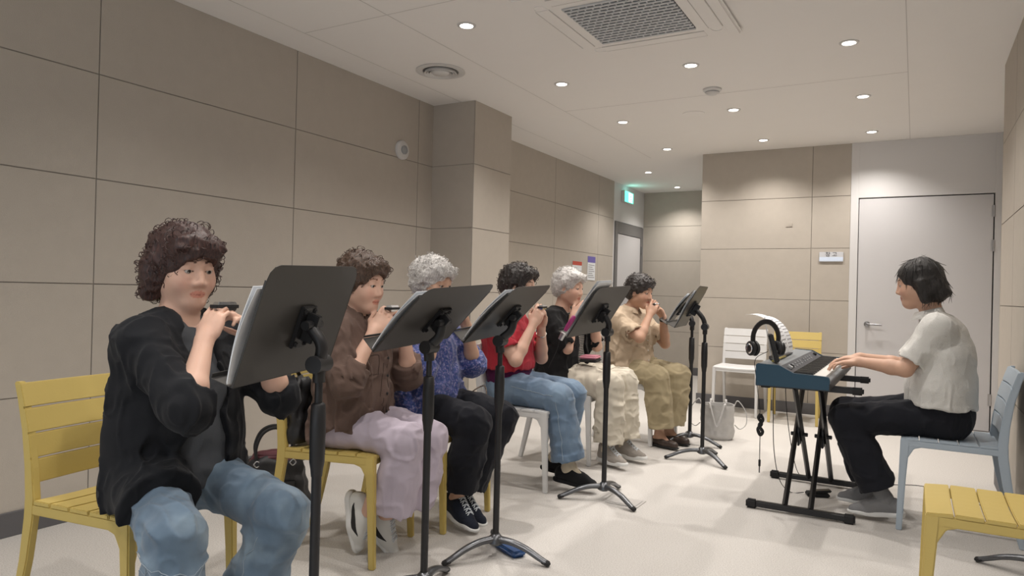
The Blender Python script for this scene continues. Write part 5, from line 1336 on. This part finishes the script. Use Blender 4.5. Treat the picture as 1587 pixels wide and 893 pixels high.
PP['handL'] = dict(f=(1, -.10, -.12), n=(0.1, 0, -1), t=(0, -1, 0), curl=(0.20, 0.40, 0.30), spread=0.10, th=(0.1, 0.0))

def harmonica(P, label):
    a = math.radians(P['yaw']); i = P['inst']; Rz = Matrix.Rotation(a, 4, 'Z')
    c = Rz @ Vector(i) + Vector((P['base'][0], P['base'][1], 0))
    h = empty('harmonica', c, a, label, 'harmonica', 'small harmonicas at the players mouths')
    mb = MB()
    for s in (-1, 1):
        mb.add([(-0.015, -0.033, s * 0.003), (0.015, -0.033, s * 0.003), (0.015, 0.033, s * 0.003), (-0.015, 0.033, s * 0.003),
                (-0.008, -0.030, s * 0.0135), (0.013, -0.030, s * 0.0135), (0.013, 0.030, s * 0.0135), (-0.008, 0.030, s * 0.0135)],
               [(0, 1, 2, 3), (4, 5, 6, 7), (0, 1, 5, 4), (1, 2, 6, 5), (2, 3, 7, 6), (3, 0, 4, 7)])
    mb.build('cover_plates', M['chrome'], h, bevel=0.0015)
    MB().box((-0.017, -0.038, -0.005), (0.016, 0.038, 0.005)).build('comb', M['rubber'], h, bevel=0.001)
    return h
LK = lambda skin, ht: dict(skin=M[skin], hair_tint=ht)
person('seated person in a black jacket over grey shirt and light jeans, nearest', P1, LK('skin_a', (0.16, 0.12, 0.11)), [
    hair(M['hair_wine'], 'wavy', 3, 0.009, 34, curls=260, curl_r=0.0013),
    top_garment('shirt', M['c_grey'], off=0.006, hem=0.52, sleeve=0.5, rs=0.055, re=0.05, amp=0.0035, neck_r=0.060, seed=4, hem_flare=0.012),
    top_garment('jacket', M['c_black'], off=0.018, hem=0.485, sleeve=1.20, rs=0.064, re=0.060, amp=0.0055, loose=1.3, opening=(0.085, 0.04, 0.05, 1.0), neck_r=0.062, seed=7, hem_flare=0.012, fold=1.7, h=0.0046, lap=(0.60, 0.14, 0.106)),
    trousers(M['jean_a'], 0.080, 0.072, 0.088, 0.98, amp=0.006, seed=5, lam=0.10, seatclip=(0.06, 0.451), h=0.005),
    seam('trousers', M['stitch'], [leg_ring('R', .15, True, a0=-1.2, a1=2.2), leg_ring('R', .19, True, a0=-1.2, a1=2.2), leg_line('R', .1, .8, -.12, 0, True), leg_line('L', .1, .8, -.12, .02, True)], 0.0010),
    shoe('sneaker', M['shoe_white'], M['white_rubber'], lace=M['lace_white'])])
person('seated person in a brown shirt with rolled sleeves and lavender cropped trousers', P2, LK('skin_a', (0.3, 0.2, 0.15)), [
    hair(M['hair_brown'], 'short', 5, 0.008, 48, curls=260),
    top_garment('shirt', M['c_brown'], off=0.016, hem=0.525, sleeve=1.30, rs=0.064, re=0.058, amp=0.0065, loose=1.4, neck_r=0.060, seed=12, cuff=0.045, hem_flare=0.018, back_low=0.05, fold=2.0, h=0.0046, lap=(0.30, 0.25, 0.104)),
    collar(M['c_brown']), seam('shirt', M['brown_edge'], [lambda J: [(0.25, 0.028, z) for z in (.96, .88, .80, .72, .64, .57)], lambda J: [(0.25, -0.008, z) for z in (.96, .88, .80, .72, .64, .57)],
        lambda J: [(0.25, -0.10, .84), (0.25, -0.10, .76)], lambda J: [(0.25, -0.035, .84), (0.25, -0.035, .76)], lambda J: [(0.25, -0.10, .84), (0.25, -0.035, .84)], lambda J: [(0.25, -0.10, .76), (0.25, -0.035, .76)]], 0.0014), buttons(M['rubber'], 5, 0.60, 0.90, 0.006, 0.01, 0.03),
    trousers(M['c_lav'], 0.090, 0.079, 0.092, 0.80, amp=0.0055, seed=15, lam=0.11, seatclip=(0.22, 0.451)),
    shoe('sneaker', M['shoe_white'], M['white_rubber'], lace=M['lace_white'], swoosh=M['rubber'], label='white leather sneaker with a black curved side mark')])
person('seated person with white hair in a blue printed blouse and black trousers', P3, LK('skin_b', (0.75, 0.72, 0.7)), [
    hair(M['hair_white'], 'short', 8, 0.009, 45, curls=320),
    top_garment('blouse', M['c_blouse'], off=0.020, hem=0.50, sleeve=1.18, rs=0.068, re=0.064, amp=0.006, loose=1.6, neck_r=0.062, seed=22, hem_flare=0.028, h=0.005, fold=1.7, lap=(0.36, 0.30, 0.110)),
    trousers(M['c_navy'], 0.098, 0.084, 0.088, 0.84, amp=0.0055, seed=25, lam=0.10, seatclip=(0.28, 0.451)),
    shoe('sneaker', M['shoe_navy'], M['white_rubber'], lace=M['lace_white'], label='dark navy sneaker with pale laces')])
person('seated person in a red short-sleeved top, blue jeans and black slip-on shoes', P4, LK('skin_a', (0.15, 0.12, 0.1)), [
    hair(M['hair_black'], 'short', 11, 0.008, 48, curls=260),
    top_garment('hem_band', M['c_purple'], off=0.008, hem=0.575, sleeve=0.3, rs=0.05, re=0.05, amp=0.002, neck_r=0.060, seed=31, hem_flare=0.004, h=0.006),
    top_garment('red_top', M['c_red'], off=0.018, hem=0.655, sleeve=0.72, rs=0.064, re=0.066, amp=0.0055, loose=1.5, neck_r=0.062, seed=33, hem_flare=0.012, h=0.0056),
    trousers(M['jean_b'], 0.094, 0.084, 0.088, 0.86, amp=0.0045, seed=35, lam=0.12, seatclip=(0.30, 0.451), hem_band=True),
    seam('trousers', M['stitch'], [leg_line('R', .2, .98, -.12, .03), leg_line('R', .02, .84, -.12, 0.01, True)], 0.0016),
    sock(M['c_sock'], 0.037, 0.16), shoe('slip', M['shoe_black'], M['shoe_black']), band('bracelet', M['silver'], 'L', 0.80, 0.030, 0.006)])
person('seated person with grey hair in a black cardigan, striped top and cream trousers', P5, LK('skin_a', (0.7, 0.66, 0.62)), [
    hair(M['hair_white'], 'short', 14, 0.006, 45, curls=200),
    top_garment('striped_shirt', M['c_stripe'], off=0.008, hem=0.52, sleeve=0.4, rs=0.055, re=0.055, amp=0.003, neck_r=0.060, seed=41, hem_flare=0.014, h=0.006),
    top_garment('cardigan', M['c_inner'], off=0.026, hem=0.53, sleeve=0.98, rs=0.070, re=0.068, amp=0.006, loose=1.6, opening=(0.075, 0.045, 0.05, 1.0), neck_r=0.064, seed=43, hem_flare=0.02, h=0.006),
    trousers(M['c_cream'], 0.100, 0.092, 0.098, 0.86, amp=0.0075, seed=45, lam=0.065, fold=2.0, seatclip=(0.30, 0.451)),
    sock(M['c_sock'], 0.036, 0.09), shoe('chunky', M['shoe_taupe'], M['white_rubber'], lace=M['lace_white'])])
person('seated person in a beige short-sleeved shirt and khaki trousers with a black watch', P6, LK('skin_c', (0.15, 0.12, 0.1)), [
    hair(M['hair_black'], 'short', 17, 0.009, 45, curls=300),
    top_garment('shirt', M['c_beige'], off=0.022, hem=0.54, sleeve=0.80, rs=0.068, re=0.070, amp=0.007, loose=1.6, neck_r=0.060, seed=52, hem_flare=0.02, h=0.0055, lap=(0.22, 0.22, 0.108)),
    collar(M['c_beige']), buttons(M['plastic_white'], 5, 0.62, 0.92, 0.005, 0.0, 0.03),
    trousers(M['c_khaki'], 0.098, 0.090, 0.108, 0.86, amp=0.006, seed=55, lam=0.10, seatclip=(0.28, 0.451)),
    shoe('flat', M['shoe_brown'], M['rubber'])
    , band('watch_strap', M['watch'], 'L', 0.90, 0.0285, 0.016)])
person('person in a white knitted polo and black trousers playing the keyboard', PP, LK('skin_b', (0.12, 0.1, 0.1)), [
    hair(M['hair_bob'], 'bob', 21, 0.003, 40, curls=220, curl_r=0.0012),
    top_garment('polo_shirt', M['c_white'], off=0.022, hem=0.60, sleeve=0.82, rs=0.066, re=0.062, amp=0.0035, loose=1.4, neck_r=0.058, seed=62, hem_flare=0.012, h=0.005, fold=1.3),
    collar(M['c_white'], 0.060),
    trousers(M['c_navy'], 0.096, 0.078, 0.092, 0.90, amp=0.004, seed=65, lam=0.11, seatclip=(0.13, 0.451), waist=0.68),
    sock(M['shoe_grey'], 0.036, 0.07), shoe('sneaker', M['shoe_grey'], M['white_rubber'], label='grey mesh sneaker with a thick white sole')])
for P, lb in ((P1, 'small black and chrome harmonica held by the person in the black jacket'), (P2, 'small chrome harmonica held by the person in lavender trousers'), (P3, 'small harmonica held by the person in the blue blouse'),
              (P4, 'small harmonica held by the person in the red top'), (P5, 'small harmonica held by the person in the black cardigan'), (P6, 'small harmonica held by the person in the beige shirt')):
    harmonica(P, lb)
# pink instrument case on the lap
pc = empty('instrument_case', (-1.87, 4.35, 0.664), 0.15, 'small rose pink and black instrument case lying on the lap in cream trousers', 'case')
MB().box((-0.06, -0.075, 0), (0.06, 0.075, 0.022)).build('case_bottom', M['rubber'], pc, bevel=0.008, seg=3)
MB().box((-0.06, -0.075, 0.022), (0.06, 0.075, 0.042)).build('case_lid', M['pink2'], pc, bevel=0.009, seg=3)
